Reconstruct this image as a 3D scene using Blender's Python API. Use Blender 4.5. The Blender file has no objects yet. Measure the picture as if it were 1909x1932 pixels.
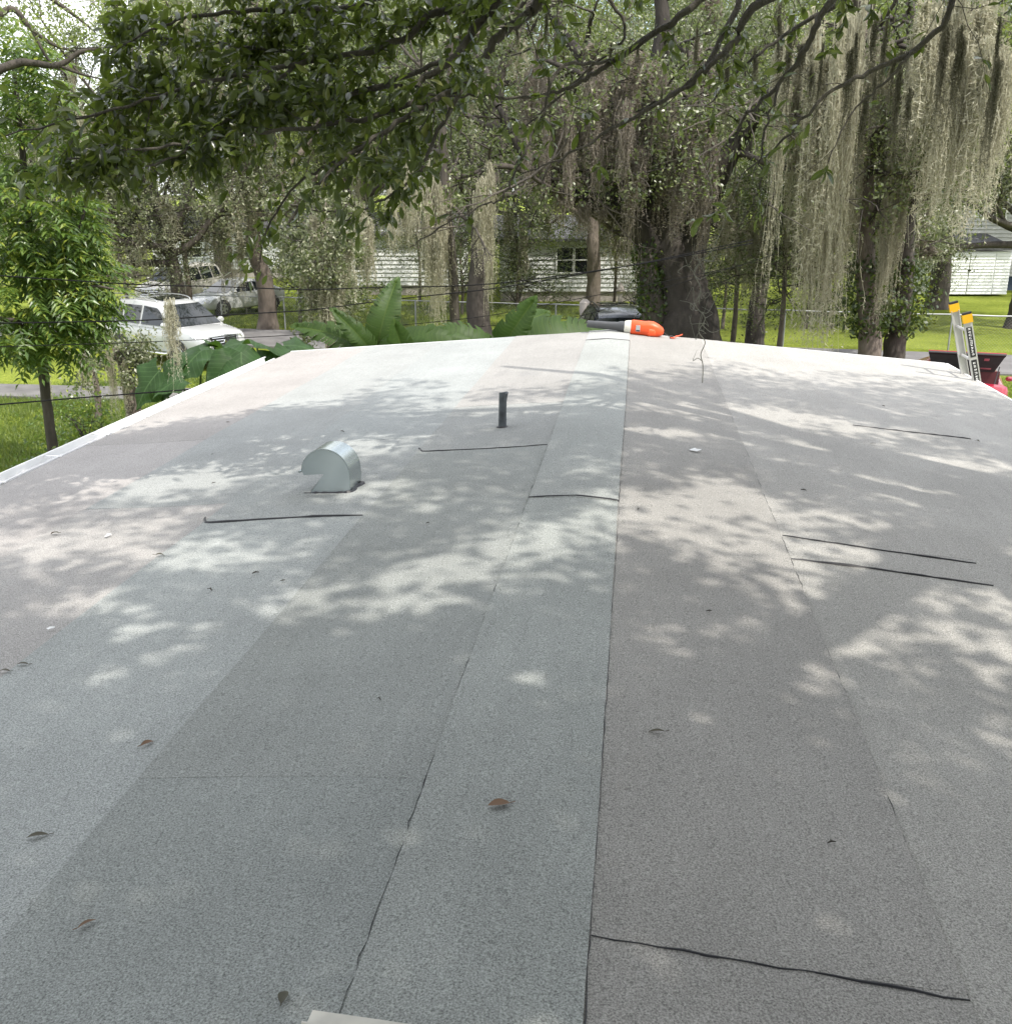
import bpy, math, random
import numpy as np
from mathutils import Vector, Matrix

# ------------------------------------------------------------------ camera, sky, sun, exposure
scene = bpy.context.scene
CAM_H = 5.0                                   # eye height above the lawn
PITCH, YAW, FOC = math.radians(17.55), math.radians(7.173), 1913.0
cam_data = bpy.data.cameras.new("camera")
cam = bpy.data.objects.new("camera", cam_data)
scene.collection.objects.link(cam)
cam.location = (0, 0, CAM_H)
cam.rotation_euler = (math.pi / 2 - PITCH, 0, YAW)
cam_data.sensor_fit = 'HORIZONTAL'
cam_data.sensor_width = 36.0
cam_data.lens = 36.0 * FOC / 1909.0
cam_data.clip_start, cam_data.clip_end = 0.05, 3000
scene.camera = cam
scene.render.resolution_x, scene.render.resolution_y = 1011, 1024

SUN = Vector((0.29, -0.20, 0.57)).normalized()
world = bpy.data.worlds.new("World")
scene.world = world
world.use_nodes = True
wn = world.node_tree
sky = wn.nodes.new("ShaderNodeTexSky")
sky.sky_type = 'NISHITA'
sky.sun_disc = False
sky.sun_elevation = math.asin(SUN.z)
sky.sun_rotation = math.atan2(SUN.x, SUN.y)
sky.dust_density = 2.5
sky.air_density = 1.0
tcw = wn.nodes.new("ShaderNodeTexCoord")
cl = wn.nodes.new("ShaderNodeTexNoise")
cl.inputs["Scale"].default_value, cl.inputs["Detail"].default_value = 2.2, 6.0
clr = wn.nodes.new("ShaderNodeValToRGB")
clr.color_ramp.elements[0].position, clr.color_ramp.elements[1].position = 0.36, 0.58
mixc = wn.nodes.new("ShaderNodeMixRGB")
mixc.inputs[2].default_value = (7.6, 7.7, 7.9, 1)          # sunlit cloud, in the sky's own units
wn.links.new(tcw.outputs["Generated"], cl.inputs["Vector"])
wn.links.new(cl.outputs["Fac"], clr.inputs[0])
wn.links.new(clr.outputs[0], mixc.inputs[0])
wn.links.new(sky.outputs[0], mixc.inputs[1])
wn.links.new(mixc.outputs[0], wn.nodes["Background"].inputs[0])
wn.nodes["Background"].inputs[1].default_value = 0.15
sun_data = bpy.data.lights.new("sun", 'SUN')
sun_data.energy = 2.55
sun_data.angle = math.radians(0.55)
sun_data.color = (1.0, 0.955, 0.88)
sun = bpy.data.objects.new("sun", sun_data)
scene.collection.objects.link(sun)
sun.rotation_euler = SUN.to_track_quat('Z', 'Y').to_euler()
sun.location = SUN * 60
vs = scene.view_settings
vs.view_transform, vs.look, vs.exposure, vs.gamma = 'Standard', 'None', 1.08, 1.0
vs.use_curve_mapping = False

# ------------------------------------------------------------------ helpers
rng = np.random.default_rng(7)
random.seed(7)
COL = scene.collection
K = 1.143                                     # metres per survey unit on the roof

def ray(u, v):
    x, z, y = (u - 954.5) / FOC, -(v - 966.0) / FOC, 1.0
    y, z = y * math.cos(PITCH) + z * math.sin(PITCH), z * math.cos(PITCH) - y * math.sin(PITCH)
    return np.array([x * math.cos(YAW) - y * math.sin(YAW), x * math.sin(YAW) + y * math.cos(YAW), z])

def W(u, v, d):
    """the place seen in direction (u, v) at distance d"""
    r = ray(u, v)
    h = math.hypot(r[0], r[1])
    return np.array([0, 0, CAM_H]) + r / h * d

def GX(u, d):
    """a point on the lawn at bearing u, distance d"""
    p = W(u, 500, d); p[2] = 0.0
    return p

class Geo:
    def __init__(s):
        s.v, s.f, s.n = [], {}, 0
        s.m = {}
    def add(s, verts, faces, mat=0):
        verts = np.asarray(verts, dtype=np.float32).reshape(-1, 3)
        if isinstance(faces, np.ndarray):
            s._put(faces + s.n, mat)
        else:
            by = {}
            for f in faces: by.setdefault(len(f), []).append(f)
            for k, l in by.items(): s._put(np.array(l, dtype=np.int64) + s.n, mat)
        s.v.append(verts); s.n += len(verts)
    def _put(s, arr, mat):
        s.f.setdefault((arr.shape[1], mat), []).append(arr)
    def box(s, a, b, mat=0, M=None):
        x0, y0, z0 = a; x1, y1, z1 = b
        v = np.array([(x0,y0,z0),(x1,y0,z0),(x1,y1,z0),(x0,y1,z0),(x0,y0,z1),(x1,y0,z1),(x1,y1,z1),(x0,y1,z1)], float)
        if M is not None: v = xf(M, v)
        s.add(v, np.array([(0,3,2,1),(4,5,6,7),(0,1,5,4),(1,2,6,5),(2,3,7,6),(3,0,4,7)]), mat)
    def tube(s, pts, rad, k=8, mat=0, cap=True, wob=0.0):
        pts = np.asarray(pts, float); n = len(pts)
        rad = np.broadcast_to(np.asarray(rad, float), (n,)) if np.ndim(rad) else np.full(n, rad)
        t = np.gradient(pts, axis=0); t /= np.linalg.norm(t, axis=1)[:, None] + 1e-9
        ref = np.array([0.13, 0.21, 0.97]) if abs(t[0][2]) < .9 else np.array([0.97, 0.2, 0.1])
        a = np.cross(t, ref); a /= np.linalg.norm(a, axis=1)[:, None] + 1e-9
        b = np.cross(t, a)
        th = np.arange(k) / k * 2 * math.pi
        r = rad[:, None] * (1 + (wob * rng.normal(size=(n, k)) if wob else 0))
        v = pts[:, None, :] + r[..., None] * (np.cos(th)[None, :, None] * a[:, None, :] + np.sin(th)[None, :, None] * b[:, None, :])
        i = np.arange(n - 1)[:, None] * k; j = np.arange(k)[None, :]; j2 = (j + 1) % k
        f = np.stack([i + j, i + j2, i + k + j2, i + k + j], -1).reshape(-1, 4)
        base = s.n
        s.add(v.reshape(-1, 3), f, mat)
        if cap:
            s._put(np.array([list(range(k))[::-1]]) + base, mat)
            s._put(np.array([list(range(k))]) + base + (n - 1) * k, mat)
    def build(s, name, mats, parent=None, smooth=None, loc=None):
        me = bpy.data.meshes.new(name)
        v = np.concatenate(s.v) if s.v else np.zeros((0, 3), np.float32)
        me.vertices.add(len(v)); me.vertices.foreach_set("co", v.astype(np.float32).ravel())
        loops, tot, mi = [], [], []
        for (k, m), l in s.f.items():
            a = np.concatenate(l); loops.append(a.ravel()); tot.append(np.full(len(a), k)); mi.append(np.full(len(a), m))
        loops = np.concatenate(loops).astype(np.int32); tot = np.concatenate(tot).astype(np.int32); mi = np.concatenate(mi).astype(np.int32)
        me.loops.add(len(loops)); me.loops.foreach_set("vertex_index", loops)
        me.polygons.add(len(tot))
        me.polygons.foreach_set("loop_start", (np.cumsum(tot) - tot).astype(np.int32))
        me.polygons.foreach_set("loop_total", tot)
        me.polygons.foreach_set("material_index", mi)
        me.update(calc_edges=True)
        for m in (mats if isinstance(mats, (list, tuple)) else [mats]): me.materials.append(m)
        if smooth is not None:
            me.polygons.foreach_set("use_smooth", np.ones(len(tot), bool))
            if smooth < 3: me.set_sharp_from_angle(angle=smooth)
        else:
            me.polygons.foreach_set("use_smooth", np.zeros(len(tot), bool))
        return obj(name, me, parent, loc)

def obj(name, me, parent=None, loc=None):
    o = bpy.data.objects.new(name, me)
    COL.objects.link(o)
    if parent is not None: o.parent = parent
    if loc is not None: o.location = loc
    return o

def xf(M, v):
    M = np.array(M); v = np.asarray(v, float)
    return v @ M[:3, :3].T + M[:3, 3]

def thing(name, label, cat, loc=(0, 0, 0), rotz=0.0, group=None):
    o = bpy.data.objects.new(name, None)
    o.empty_display_size = 0.1
    COL.objects.link(o)
    o.location = tuple(float(c) for c in loc); o.rotation_euler = (0, 0, rotz)
    return tag(o, label, cat, group)

def tag(o, label, cat, group=None):
    o["label"] = label; o["category"] = cat
    if group: o["group"] = group
    return o

def struct(o, label=None):
    o["kind"] = "structure"
    if label: o["label"] = label
    return o

def catmull(pts, n=6):
    p = np.asarray(pts, float)
    p = np.vstack([2 * p[0] - p[1], p, 2 * p[-1] - p[-2]])
    out = []
    for i in range(1, len(p) - 2):
        for t in np.linspace(0, 1, n, endpoint=False):
            a, b, c, d = p[i - 1], p[i], p[i + 1], p[i + 2]
            out.append(.5 * (2 * b + (c - a) * t + (2 * a - 5 * b + 4 * c - d) * t * t + (3 * b - a - 3 * c + d) * t ** 3))
    out.append(p[-2])
    return np.array(out)

def unit(a):
    a = np.asarray(a, float)
    return a / (np.linalg.norm(a, axis=-1, keepdims=True) + 1e-9)

# ------------------------------------------------------------------ materials
def mat(name):
    m = bpy.data.materials.new(name); m.use_nodes = True
    nt = m.node_tree
    return m, nt, nt.nodes["Principled BSDF"], nt.links

def ramp(nt, stops):
    r = nt.nodes.new("ShaderNodeValToRGB")
    e = r.color_ramp.elements
    while len(e) < len(stops): e.new(0.5)
    for i, (p, c) in enumerate(stops):
        e[i].position = p; e[i].color = (*c, 1)
    return r

def noise(nt, scale, detail=3.0, rough=0.55, coord="Object", stretch=None):
    tc = nt.nodes.new("ShaderNodeTexCoord")
    n = nt.nodes.new("ShaderNodeTexNoise")
    n.inputs["Scale"].default_value = scale; n.inputs["Detail"].default_value = detail; n.inputs["Roughness"].default_value = rough
    if stretch:
        mp = nt.nodes.new("ShaderNodeMapping"); mp.inputs["Scale"].default_value = stretch
        nt.links.new(tc.outputs[coord], mp.inputs[0]); nt.links.new(mp.outputs[0], n.inputs["Vector"])
    else:
        nt.links.new(tc.outputs[coord], n.inputs["Vector"])
    return n

def bump(nt, p, src, strength, dist):
    b = nt.nodes.new("ShaderNodeBump")
    b.inputs["Strength"].default_value = strength; b.inputs["Distance"].default_value = dist
    nt.links.new(src, b.inputs["Height"]); nt.links.new(b.outputs[0], p.inputs["Normal"])

def plain(name, col, rough=0.6, metal=0.0, var=0.12, scale=6.0, spec=0.5, coat=0.0, bmp=0.0, bscale=40.0):
    m, nt, p, L = mat(name)
    n = noise(nt, scale)
    r = ramp(nt, [(0.3, [c * (1 - var) for c in col]), (0.7, [min(1, c * (1 + var)) for c in col])])
    L.new(n.outputs["Fac"], r.inputs[0]); L.new(r.outputs[0], p.inputs["Base Color"])
    p.inputs["Roughness"].default_value = rough; p.inputs["Metallic"].default_value = metal
    p.inputs["Specular IOR Level"].default_value = spec; p.inputs["Coat Weight"].default_value = coat
    if bmp:
        n2 = noise(nt, bscale); bump(nt, p, n2.outputs["Fac"], bmp, 0.01)
    return m

def leafmat(name, stops, trans=0.3, rough=0.45, tcol=(0.25, 0.4, 0.05), spec=0.5):
    m, nt, p, L = mat(name)
    g = nt.nodes.new("ShaderNodeNewGeometry"); oi = nt.nodes.new("ShaderNodeObjectInfo")
    ad = nt.nodes.new("ShaderNodeMath"); ad.operation = 'ADD'
    fr = nt.nodes.new("ShaderNodeMath"); fr.operation = 'FRACT'
    L.new(g.outputs["Random Per Island"], ad.inputs[0]); L.new(oi.outputs["Random"], ad.inputs[1]); L.new(ad.outputs[0], fr.inputs[0])
    r = ramp(nt, stops); L.new(fr.outputs[0], r.inputs[0]); L.new(r.outputs[0], p.inputs["Base Color"])
    p.inputs["Roughness"].default_value = rough; p.inputs["Specular IOR Level"].default_value = spec
    t = nt.nodes.new("ShaderNodeBsdfTranslucent")
    mx = nt.nodes.new("ShaderNodeMixRGB"); mx.blend_type = 'MULTIPLY'; mx.inputs[0].default_value = 0.0
    t.inputs[0].default_value = (*tcol, 1)
    ms = nt.nodes.new("ShaderNodeMixShader"); ms.inputs[0].default_value = trans
    L.new(p.outputs[0], ms.inputs[1]); L.new(t.outputs[0], ms.inputs[2])
    L.new(ms.outputs[0], nt.nodes["Material Output"].inputs[0])
    nt.nodes.remove(mx)
    return m

def bark(name, c0, c1, scale=9.0):
    m, nt, p, L = mat(name)
    n = noise(nt, scale, 6, 0.65, stretch=(1, 1, 0.25))
    n2 = noise(nt, 1.7, 3)
    r = ramp(nt, [(0.32, c0), (0.62, c1), (0.8, [c * 1.5 for c in c1])])
    a = nt.nodes.new("ShaderNodeMath"); a.operation = 'MULTIPLY_ADD'; a.inputs[1].default_value = 0.6; 
    L.new(n2.outputs["Fac"], a.inputs[0])
    s = nt.nodes.new("ShaderNodeMath"); s.operation = 'MULTIPLY'; s.inputs[1].default_value = 0.45
    L.new(n.outputs["Fac"], s.inputs[0]); L.new(s.outputs[0], a.inputs[2])
    L.new(a.outputs[0], r.inputs[0]); L.new(r.outputs[0], p.inputs["Base Color"])
    p.inputs["Roughness"].default_value = 0.9
    bump(nt, p, n.outputs["Fac"], 1.0, 0.05)
    return m

def granule(name, col, blot=0.09):
    """mineral-surfaced cap sheet: pale and dark granules, faint scuffs along the roll"""
    m, nt, p, L = mat(name)
    col = [c * k_ for c, k_ in zip(col, (0.725, 0.715, 0.690))]
    n1 = noise(nt, 200, 2, 0.75)
    n2 = noise(nt, 1.3, 4, 0.6)
    n3 = noise(nt, 5.0, 3, 0.6, stretch=(3.0, 0.35, 1.0))
    r1 = ramp(nt, [(0.30, [c * 0.40 for c in col]), (0.5, col), (0.70, [min(.92, c * 1.55) for c in col])])
    L.new(n1.outputs["Fac"], r1.inputs[0])
    def mul(a, src, lo, hi):
        mr = nt.nodes.new("ShaderNodeMapRange"); mr.inputs["From Min"].default_value = 0.3; mr.inputs["From Max"].default_value = 0.7
        mr.inputs["To Min"].default_value = lo; mr.inputs["To Max"].default_value = hi
        L.new(src, mr.inputs["Value"])
        x = nt.nodes.new("ShaderNodeVectorMath"); x.operation = 'SCALE'
        L.new(a, x.inputs[0]); L.new(mr.outputs[0], x.inputs["Scale"])
        return x.outputs[0]
    c = mul(r1.outputs[0], n2.outputs["Fac"], 1 - blot, 1 + blot)
    c = mul(c, n3.outputs["Fac"], 0.97, 1.03)
    L.new(c, p.inputs["Base Color"])
    p.inputs["Roughness"].default_value = 0.92; p.inputs["Specular IOR Level"].default_value = 0.25
    bump(nt, p, n1.outputs["Fac"], 0.35, 0.004)
    return m

M = {}
M['bitumen'] = plain("bitumen", (0.012, 0.012, 0.016), 0.5)
M['galv'] = plain("galvanised_steel", (0.44, 0.49, 0.49), 0.26, 0.95, 0.08, 9)
M['galv_side'] = plain("galvanised_panel", (0.33, 0.375, 0.385), 0.4, 0.5, 0.05, 5)
M['lead'] = plain("lead_pipe", (0.075, 0.085, 0.095), 0.55, 0.35, 0.45, 14)
M['white_metal'] = plain("white_painted_metal", (0.80, 0.80, 0.79), 0.4, 0.0, 0.04)
M['white_paint'] = plain("white_siding_paint", (0.74, 0.75, 0.74), 0.55, 0.0, 0.06, 2.0)
M['grey_paint'] = plain("grey_siding_paint", (0.48, 0.48, 0.46), 0.6, 0.0, 0.1, 2.0)
M['concrete'] = plain("concrete", (0.42, 0.38, 0.36), 0.9, 0.0, 0.2, 3)
M['blue_block'] = plain("blue_foundation", (0.05, 0.07, 0.11), 0.8)
M['shingle'] = plain("dark_shingle", (0.07, 0.07, 0.075), 0.9, 0.0, 0.4, 5)
M['glass'] = plain("dark_glass", (0.012, 0.015, 0.017), 0.06, 0.0, 0.1, 3, 0.6)
M['frame'] = plain("window_frame_paint", (0.8, 0.8, 0.79), 0.5)
M['car_white'] = plain("white_car_paint", (0.43, 0.44, 0.44), 0.22, 0.0, 0.03, 1, 0.5, 0.7)
M['car_navy'] = plain("navy_car_paint", (0.03, 0.035, 0.05), 0.2, 0.2, 0.1, 1, 0.5, 0.8)
M['car_red'] = plain("red_car_paint", (0.28, 0.012, 0.03), 0.25, 0.1, 0.1, 1, 0.5, 0.7)
M['car_beige'] = plain("beige_car_paint", (0.42, 0.40, 0.36), 0.3, 0.1, 0.06, 1, 0.5, 0.5)
M['tyre'] = plain("tyre_rubber", (0.02, 0.02, 0.02), 0.85)
M['rim'] = plain("alloy_rim", (0.55, 0.56, 0.57), 0.3, 0.9, 0.05)
M['chrome'] = plain("chrome", (0.7, 0.71, 0.72), 0.12, 1.0, 0.03)
M['black'] = plain("black_plastic", (0.018, 0.018, 0.02), 0.5)
M['lens'] = plain("clear_lens", (0.62, 0.65, 0.68), 0.12, 0.0, 0.1, 12, 0.7, 0.8)
M['amber'] = plain("orange_lens", (0.6, 0.10, 0.02), 0.3)
M['bulkhead'] = plain("maroon_bulkhead", (0.09, 0.022, 0.025), 0.5)
M['hood_under'] = plain("hood_underside", (0.045, 0.055, 0.058), 0.7, 0.0, 0.15, 8)
M['paper'] = plain("white_paper", (0.8, 0.8, 0.79), 0.8)
M['orange'] = plain("orange_plastic", (0.75, 0.085, 0.018), 0.42, 0.0, 0.06, 8)
M['tube_grey'] = plain("grey_black_plastic", (0.055, 0.057, 0.06), 0.45, 0.0, 0.15, 6)
M['cloth_white'] = plain("off_white_plastic", (0.55, 0.53, 0.47), 0.6, 0.0, 0.15, 12)
M['alu'] = plain("aluminium", (0.50, 0.495, 0.48), 0.5, 0.4, 0.08, 8)
M['yellow'] = plain("yellow_plastic", (0.75, 0.40, 0.01), 0.45)
M['cable'] = plain("black_cable", (0.008, 0.008, 0.009), 0.9, 0.0, 0.1, 6, 0.15)
M['fence'] = plain("galvanised_fence", (0.35, 0.36, 0.36), 0.5, 0.6, 0.1)
M['asphalt'] = plain("asphalt", (0.155, 0.15, 0.15), 0.9, 0.0, 0.22, 1.5, 0.4, 0, 0.3, 120)
M['drive'] = plain("worn_driveway", (0.13, 0.125, 0.12), 0.92, 0.0, 0.3, 1.2, 0.4, 0, 0.3, 90)
M['bark'] = bark("oak_bark", (0.022, 0.019, 0.016), (0.085, 0.072, 0.06))
M['bark_dark'] = bark("dark_oak_bark", (0.012, 0.010, 0.009), (0.045, 0.038, 0.032))  # darker version of the oak bark, used on the great oak
M['bark_pale'] = bark("pale_bark", (0.06, 0.048, 0.04), (0.17, 0.14, 0.115))
M['twig'] = bark("twig_bark", (0.028, 0.024, 0.018), (0.09, 0.08, 0.065), 30)
M['strand'] = plain("grey_moss_strand", (0.14, 0.14, 0.115), 0.8)
M['green_stem'] = plain("green_stem", (0.06, 0.10, 0.03), 0.5)
M['leaf_near'] = leafmat("dark_oak_leaf", [(0, (0.018, 0.026, 0.011)), (.5, (0.030, 0.040, 0.016)), (.85, (0.058, 0.074, 0.026)), (1, (0.14, 0.15, 0.045))], 0.32, 0.26, (0.18, 0.25, 0.03))
M['leaf_shade'] = leafmat("canopy_leaf", [(0, (0.03, 0.05, 0.015)), (1, (0.06, 0.09, 0.03))], 0.25, 0.4, (0.14, 0.22, 0.03))
M['leaf_oak'] = leafmat("oak_leaf", [(0, (0.045, 0.056, 0.026)), (.5, (0.09, 0.108, 0.048)), (.85, (0.16, 0.178, 0.085)), (1, (0.30, 0.305, 0.18))], 0.28, 0.36, (0.18, 0.26, 0.05))
M['leaf_oak2'] = leafmat("grey_green_oak_leaf", [(0, (0.07, 0.08, 0.045)), (.5, (0.135, 0.148, 0.085)), (1, (0.30, 0.30, 0.20))], 0.28, 0.4, (0.2, 0.26, 0.08))
M['leaf_lime'] = leafmat("lime_oak_leaf", [(0, (0.07, 0.09, 0.03)), (.6, (0.145, 0.18, 0.06)), (1, (0.29, 0.31, 0.13))], 0.32, 0.4, (0.3, 0.4, 0.06))
M['leaf_bright'] = leafmat("bright_leaflet", [(0, (0.045, 0.085, 0.022)), (.5, (0.085, 0.145, 0.032)), (.82, (0.14, 0.205, 0.045)), (1, (0.28, 0.31, 0.04))], 0.32, 0.34, (0.24, 0.36, 0.05))
M['leaf_ivy'] = leafmat("ivy_leaf", [(0, (0.02, 0.035, 0.012)), (.8, (0.05, 0.08, 0.02)), (1, (0.16, 0.2, 0.03))], 0.2, 0.4, (0.15, 0.22, 0.03))
def vein_leaf(name, base, vein, pitch, slant, mid):
    """broad leaf: pale midrib and side veins running out to the edge"""
    m, nt, p, L = mat(name)
    tc = nt.nodes.new("ShaderNodeTexCoord"); sp = nt.nodes.new("ShaderNodeSeparateXYZ"); L.new(tc.outputs["Object"], sp.inputs[0])
    def mth(op, a, b=None, c=None):
        n = nt.nodes.new("ShaderNodeMath"); n.operation = op
        for k_, q in enumerate((a, b, c)):
            if q is None: continue
            if isinstance(q, (int, float)): n.inputs[k_].default_value = q
            else: L.new(q, n.inputs[k_])
        return n.outputs[0]
    ax = mth('ABSOLUTE', sp.outputs[0])
    fr = mth('FRACT', mth('MULTIPLY', mth('SUBTRACT', sp.outputs[1], mth('MULTIPLY', ax, slant)), pitch))
    side = mth('LESS_THAN', fr, 0.16)
    rib = mth('LESS_THAN', ax, mid)
    fac = mth('MAXIMUM', mth('MULTIPLY', side, 0.45), rib)
    n = noise(nt, 3.0, 4); r = ramp(nt, [(0.3, [c * .7 for c in base]), (0.7, [c * 1.3 for c in base])]); L.new(n.outputs["Fac"], r.inputs[0])
    mx = nt.nodes.new("ShaderNodeMixRGB"); mx.inputs[2].default_value = (*vein, 1)
    L.new(fac, mx.inputs[0]); L.new(r.outputs[0], mx.inputs[1]); L.new(mx.outputs[0], p.inputs["Base Color"])
    p.inputs["Roughness"].default_value = 0.5; p.inputs["Specular IOR Level"].default_value = 0.2
    bump(nt, p, fr, 0.6, 0.01)
    t = nt.nodes.new("ShaderNodeBsdfTranslucent"); t.inputs[0].default_value = (0.12, 0.24, 0.03, 1)
    ms = nt.nodes.new("ShaderNodeMixShader"); ms.inputs[0].default_value = .18
    L.new(p.outputs[0], ms.inputs[1]); L.new(t.outputs[0], ms.inputs[2]); L.new(ms.outputs[0], nt.nodes["Material Output"].inputs[0])
    return m
M['leaf_big'] = vein_leaf("elephant_ear_leaf", (0.022, 0.050, 0.014), (0.06, 0.11, 0.04), 7.0, .8, .012)
M['leaf_banana'] = vein_leaf("banana_leaf", (0.030, 0.056, 0.012), (0.06, 0.095, 0.022), 26.0, .15, .010)
M['leaf_dead'] = leafmat("dead_leaf", [(0, (0.10, 0.05, 0.025)), (1, (0.18, 0.10, 0.05))], 0.1, 0.6, (0.2, 0.1, 0.03))
M['leaf_dark_dead'] = leafmat("dark_dead_leaf", [(0, (0.05, 0.05, 0.03)), (1, (0.08, 0.075, 0.05))], 0.1, 0.6, (0.2, 0.1, 0.03))
M['moss'] = leafmat("spanish_moss", [(0, (0.29, 0.275, 0.205)), (.6, (0.44, 0.42, 0.32)), (1, (0.58, 0.56, 0.44))], 0.4, 0.8, (0.5, 0.47, 0.34), 0.2)
M['moss_brown'] = leafmat("brown_moss", [(0, (0.19, 0.165, 0.14)), (.6, (0.30, 0.265, 0.225)), (1, (0.42, 0.38, 0.325))], 0.35, 0.85, (0.34, 0.29, 0.23), 0.2)
M['moss_grey'] = leafmat("grey_moss", [(0, (0.10, 0.10, 0.07)), (1, (0.22, 0.21, 0.16))], 0.3, 0.85, (0.2, 0.18, 0.12), 0.2)
M['grass'] = leafmat("grass_blades", [(0, (0.045, 0.075, 0.012)), (.6, (0.10, 0.15, 0.022)), (1, (0.2, 0.235, 0.05))], 0.25, 0.5, (0.22, 0.32, 0.04))

def lawn_material():
    m, nt, p, L = mat("lawn")
    n1 = noise(nt, 0.35, 5, 0.6); n2 = noise(nt, 9, 5, 0.7)
    r1 = ramp(nt, [(0.35, (0.16, 0.205, 0.028)), (0.65, (0.26, 0.31, 0.055))])
    r2 = ramp(nt, [(0.3, (0.55, 0.6, 0.5)), (0.7, (1.25, 1.2, 1.1))])
    L.new(n1.outputs["Fac"], r1.inputs[0]); L.new(n2.outputs["Fac"], r2.inputs[0])
    x = nt.nodes.new("ShaderNodeVectorMath"); x.operation = 'MULTIPLY'
    L.new(r1.outputs[0], x.inputs[0]); L.new(r2.outputs[0], x.inputs[1]); L.new(x.outputs[0], p.inputs["Base Color"])
    p.inputs["Roughness"].default_value = 0.9; p.inputs["Specular IOR Level"].default_value = 0.1
    bump(nt, p, n2.outputs["Fac"], 1.0, 0.12)
    return m
M['lawn'] = lawn_material()

# ------------------------------------------------------------------ ground, road, driveway
g = Geo()
xs = np.concatenate([[-900, -300, -120], np.linspace(-60, 60, 61), [120, 300, 900]])
ys = np.concatenate([[-300, -60], np.linspace(-20, 90, 56), [140, 260, 500, 1500]])
X, Y = np.meshgrid(xs, ys, indexing='ij')
Z = -0.03 + 0.03 * np.sin(X * 0.7 + 1.3 * np.cos(Y * .4)) * np.cos(Y * 0.6)
nx, ny = X.shape
idx = np.arange(nx * ny).reshape(nx, ny)
g.add(np.stack([X, Y, Z], -1).reshape(-1, 3), np.stack([idx[:-1, :-1], idx[1:, :-1], idx[1:, 1:], idx[:-1, 1:]], -1).reshape(-1, 4))
struct(g.build("ground", M['lawn'], smooth=3.2), "sunlit green lawn running back under the trees")

def strip(name, pts_a, pts_b, material, z, label):
    g = Geo()
    a, b = np.array(pts_a, float), np.array(pts_b, float)
    n = 40
    t = np.linspace(0, 1, n)[:, None]
    A = a[0] + (a[1] - a[0]) * t; B = b[0] + (b[1] - b[0]) * t
    A[:, 1] += 0.06 * rng.normal(size=n); B[:, 1] += 0.06 * rng.normal(size=n)
    zz = np.full((n, 1), z)
    v = np.stack([np.hstack([A, zz]), np.hstack([B, zz]), np.hstack([A, zz * 0 - .12]), np.hstack([B, zz * 0 - .12])], 1).reshape(-1, 3)
    f = []
    for i in range(n - 1):
        k = 4 * i; f += [(k, k + 4, k + 5, k + 1), (k + 2, k + 6, k + 4, k), (k + 1, k + 5, k + 7, k + 3)]
    g.add(v, f)
    return struct(g.build(name, material), label)

def line_through(p, q, x0, x1):
    s = (q[1] - p[1]) / (q[0] - p[0])
    return [(x0, p[1] + s * (x0 - p[0])), (x1, p[1] + s * (x1 - p[0]))]
farA, farB = GX(600, 38.7), GX(1900, 36.1)
ROAD_FAR = line_through(farA, farB, -60, 60)
ROAD_NEAR = [(x, y - 4.0) for x, y in ROAD_FAR]
strip("road", ROAD_NEAR, ROAD_FAR, M['asphalt'], 0.03, "grey asphalt lane crossing behind the roof")
d0 = GX(1860, 24)
strip("driveway", [(d0[0] - 5, d0[1] - 9.5), (d0[0] + 22, d0[1] - 9.5)], [(d0[0] - 5, d0[1] + 1.6), (d0[0] + 22, d0[1] + 1.6)], M['drive'], 0.034, "worn grey driveway beside the red car")
d1 = GX(200, 28)
strip("path", [(d1[0] - 25, d1[1] - 1.2), (d1[0] + 7, d1[1] - 0.9)], [(d1[0] - 25, d1[1] + 0.9), (d1[0] + 7, d1[1] + 0.6)], M['drive'], 0.034, "grey path beyond the left lawn")

# ------------------------------------------------------------------ the roofed building in the foreground
SL = 0.08
RX = -0.25 * K
RIDGE = CAM_H - 1.4 * K
Y0, Y1 = -2.6, 10.77 * K
XL, XR = -3.74 * K, 3.15 * K
def roof_z(x, y=0):
    return RIDGE - SL * abs(x - RX)
def wav(x, y):
    return 0.004 * math.sin(x * 2.3 + .8 * math.sin(y * .9)) * math.cos(y * 1.1 + .4) + 0.0025 * math.sin(x * 5.1 + y * 3.3)

house = thing("low_roof_building", "low building under a pale grey granule sheet roof, filling the foreground", "building", (0, (Y0 + Y1) / 2, 0))
HOFF = Vector((0, -(Y0 + Y1) / 2, 0))
def hpart(g, name, m, parent, smooth=None):
    o = g.build(name, m, parent, smooth)
    if parent is house: o.location = HOFF
    return o
for (a, b) in [((XL + .35, Y0 + .3), (XL + .47, Y1 - .3)), ((XR - .47, Y0 + .3), (XR - .35, Y1 - .3)), ((XL + .47, Y1 - .42), (XR - .47, Y1 - .3)), ((XL + .47, Y0 + .3), (XR - .47, Y0 + .42))]:
    g = Geo(); g.box((a[0], a[1], -.1), (b[0], b[1], roof_z(XL) - .12)); hpart(g, "wall", M['white_paint'], house)
g = Geo()
prof = [(XL, roof_z(XL) - .016), (RX, RIDGE - .016), (XR, roof_z(XR) - .016), (XR, roof_z(XR) - .15), (RX, RIDGE - .15), (XL, roof_z(XL) - .15)]
v = [(x, Y0, z) for x, z in prof] + [(x, Y1, z) for x, z in prof]
g.add(v, [(0, 1, 7, 6), (1, 2, 8, 7), (2, 3, 9, 8), (3, 4, 10, 9), (4, 5, 11, 10), (5, 0, 6, 11), (0, 5, 4, 1), (1, 4, 3, 2), (6, 7, 10, 11), (7, 8, 9, 10)])
roof = hpart(g, "roof", M['white_metal'], house)

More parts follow.
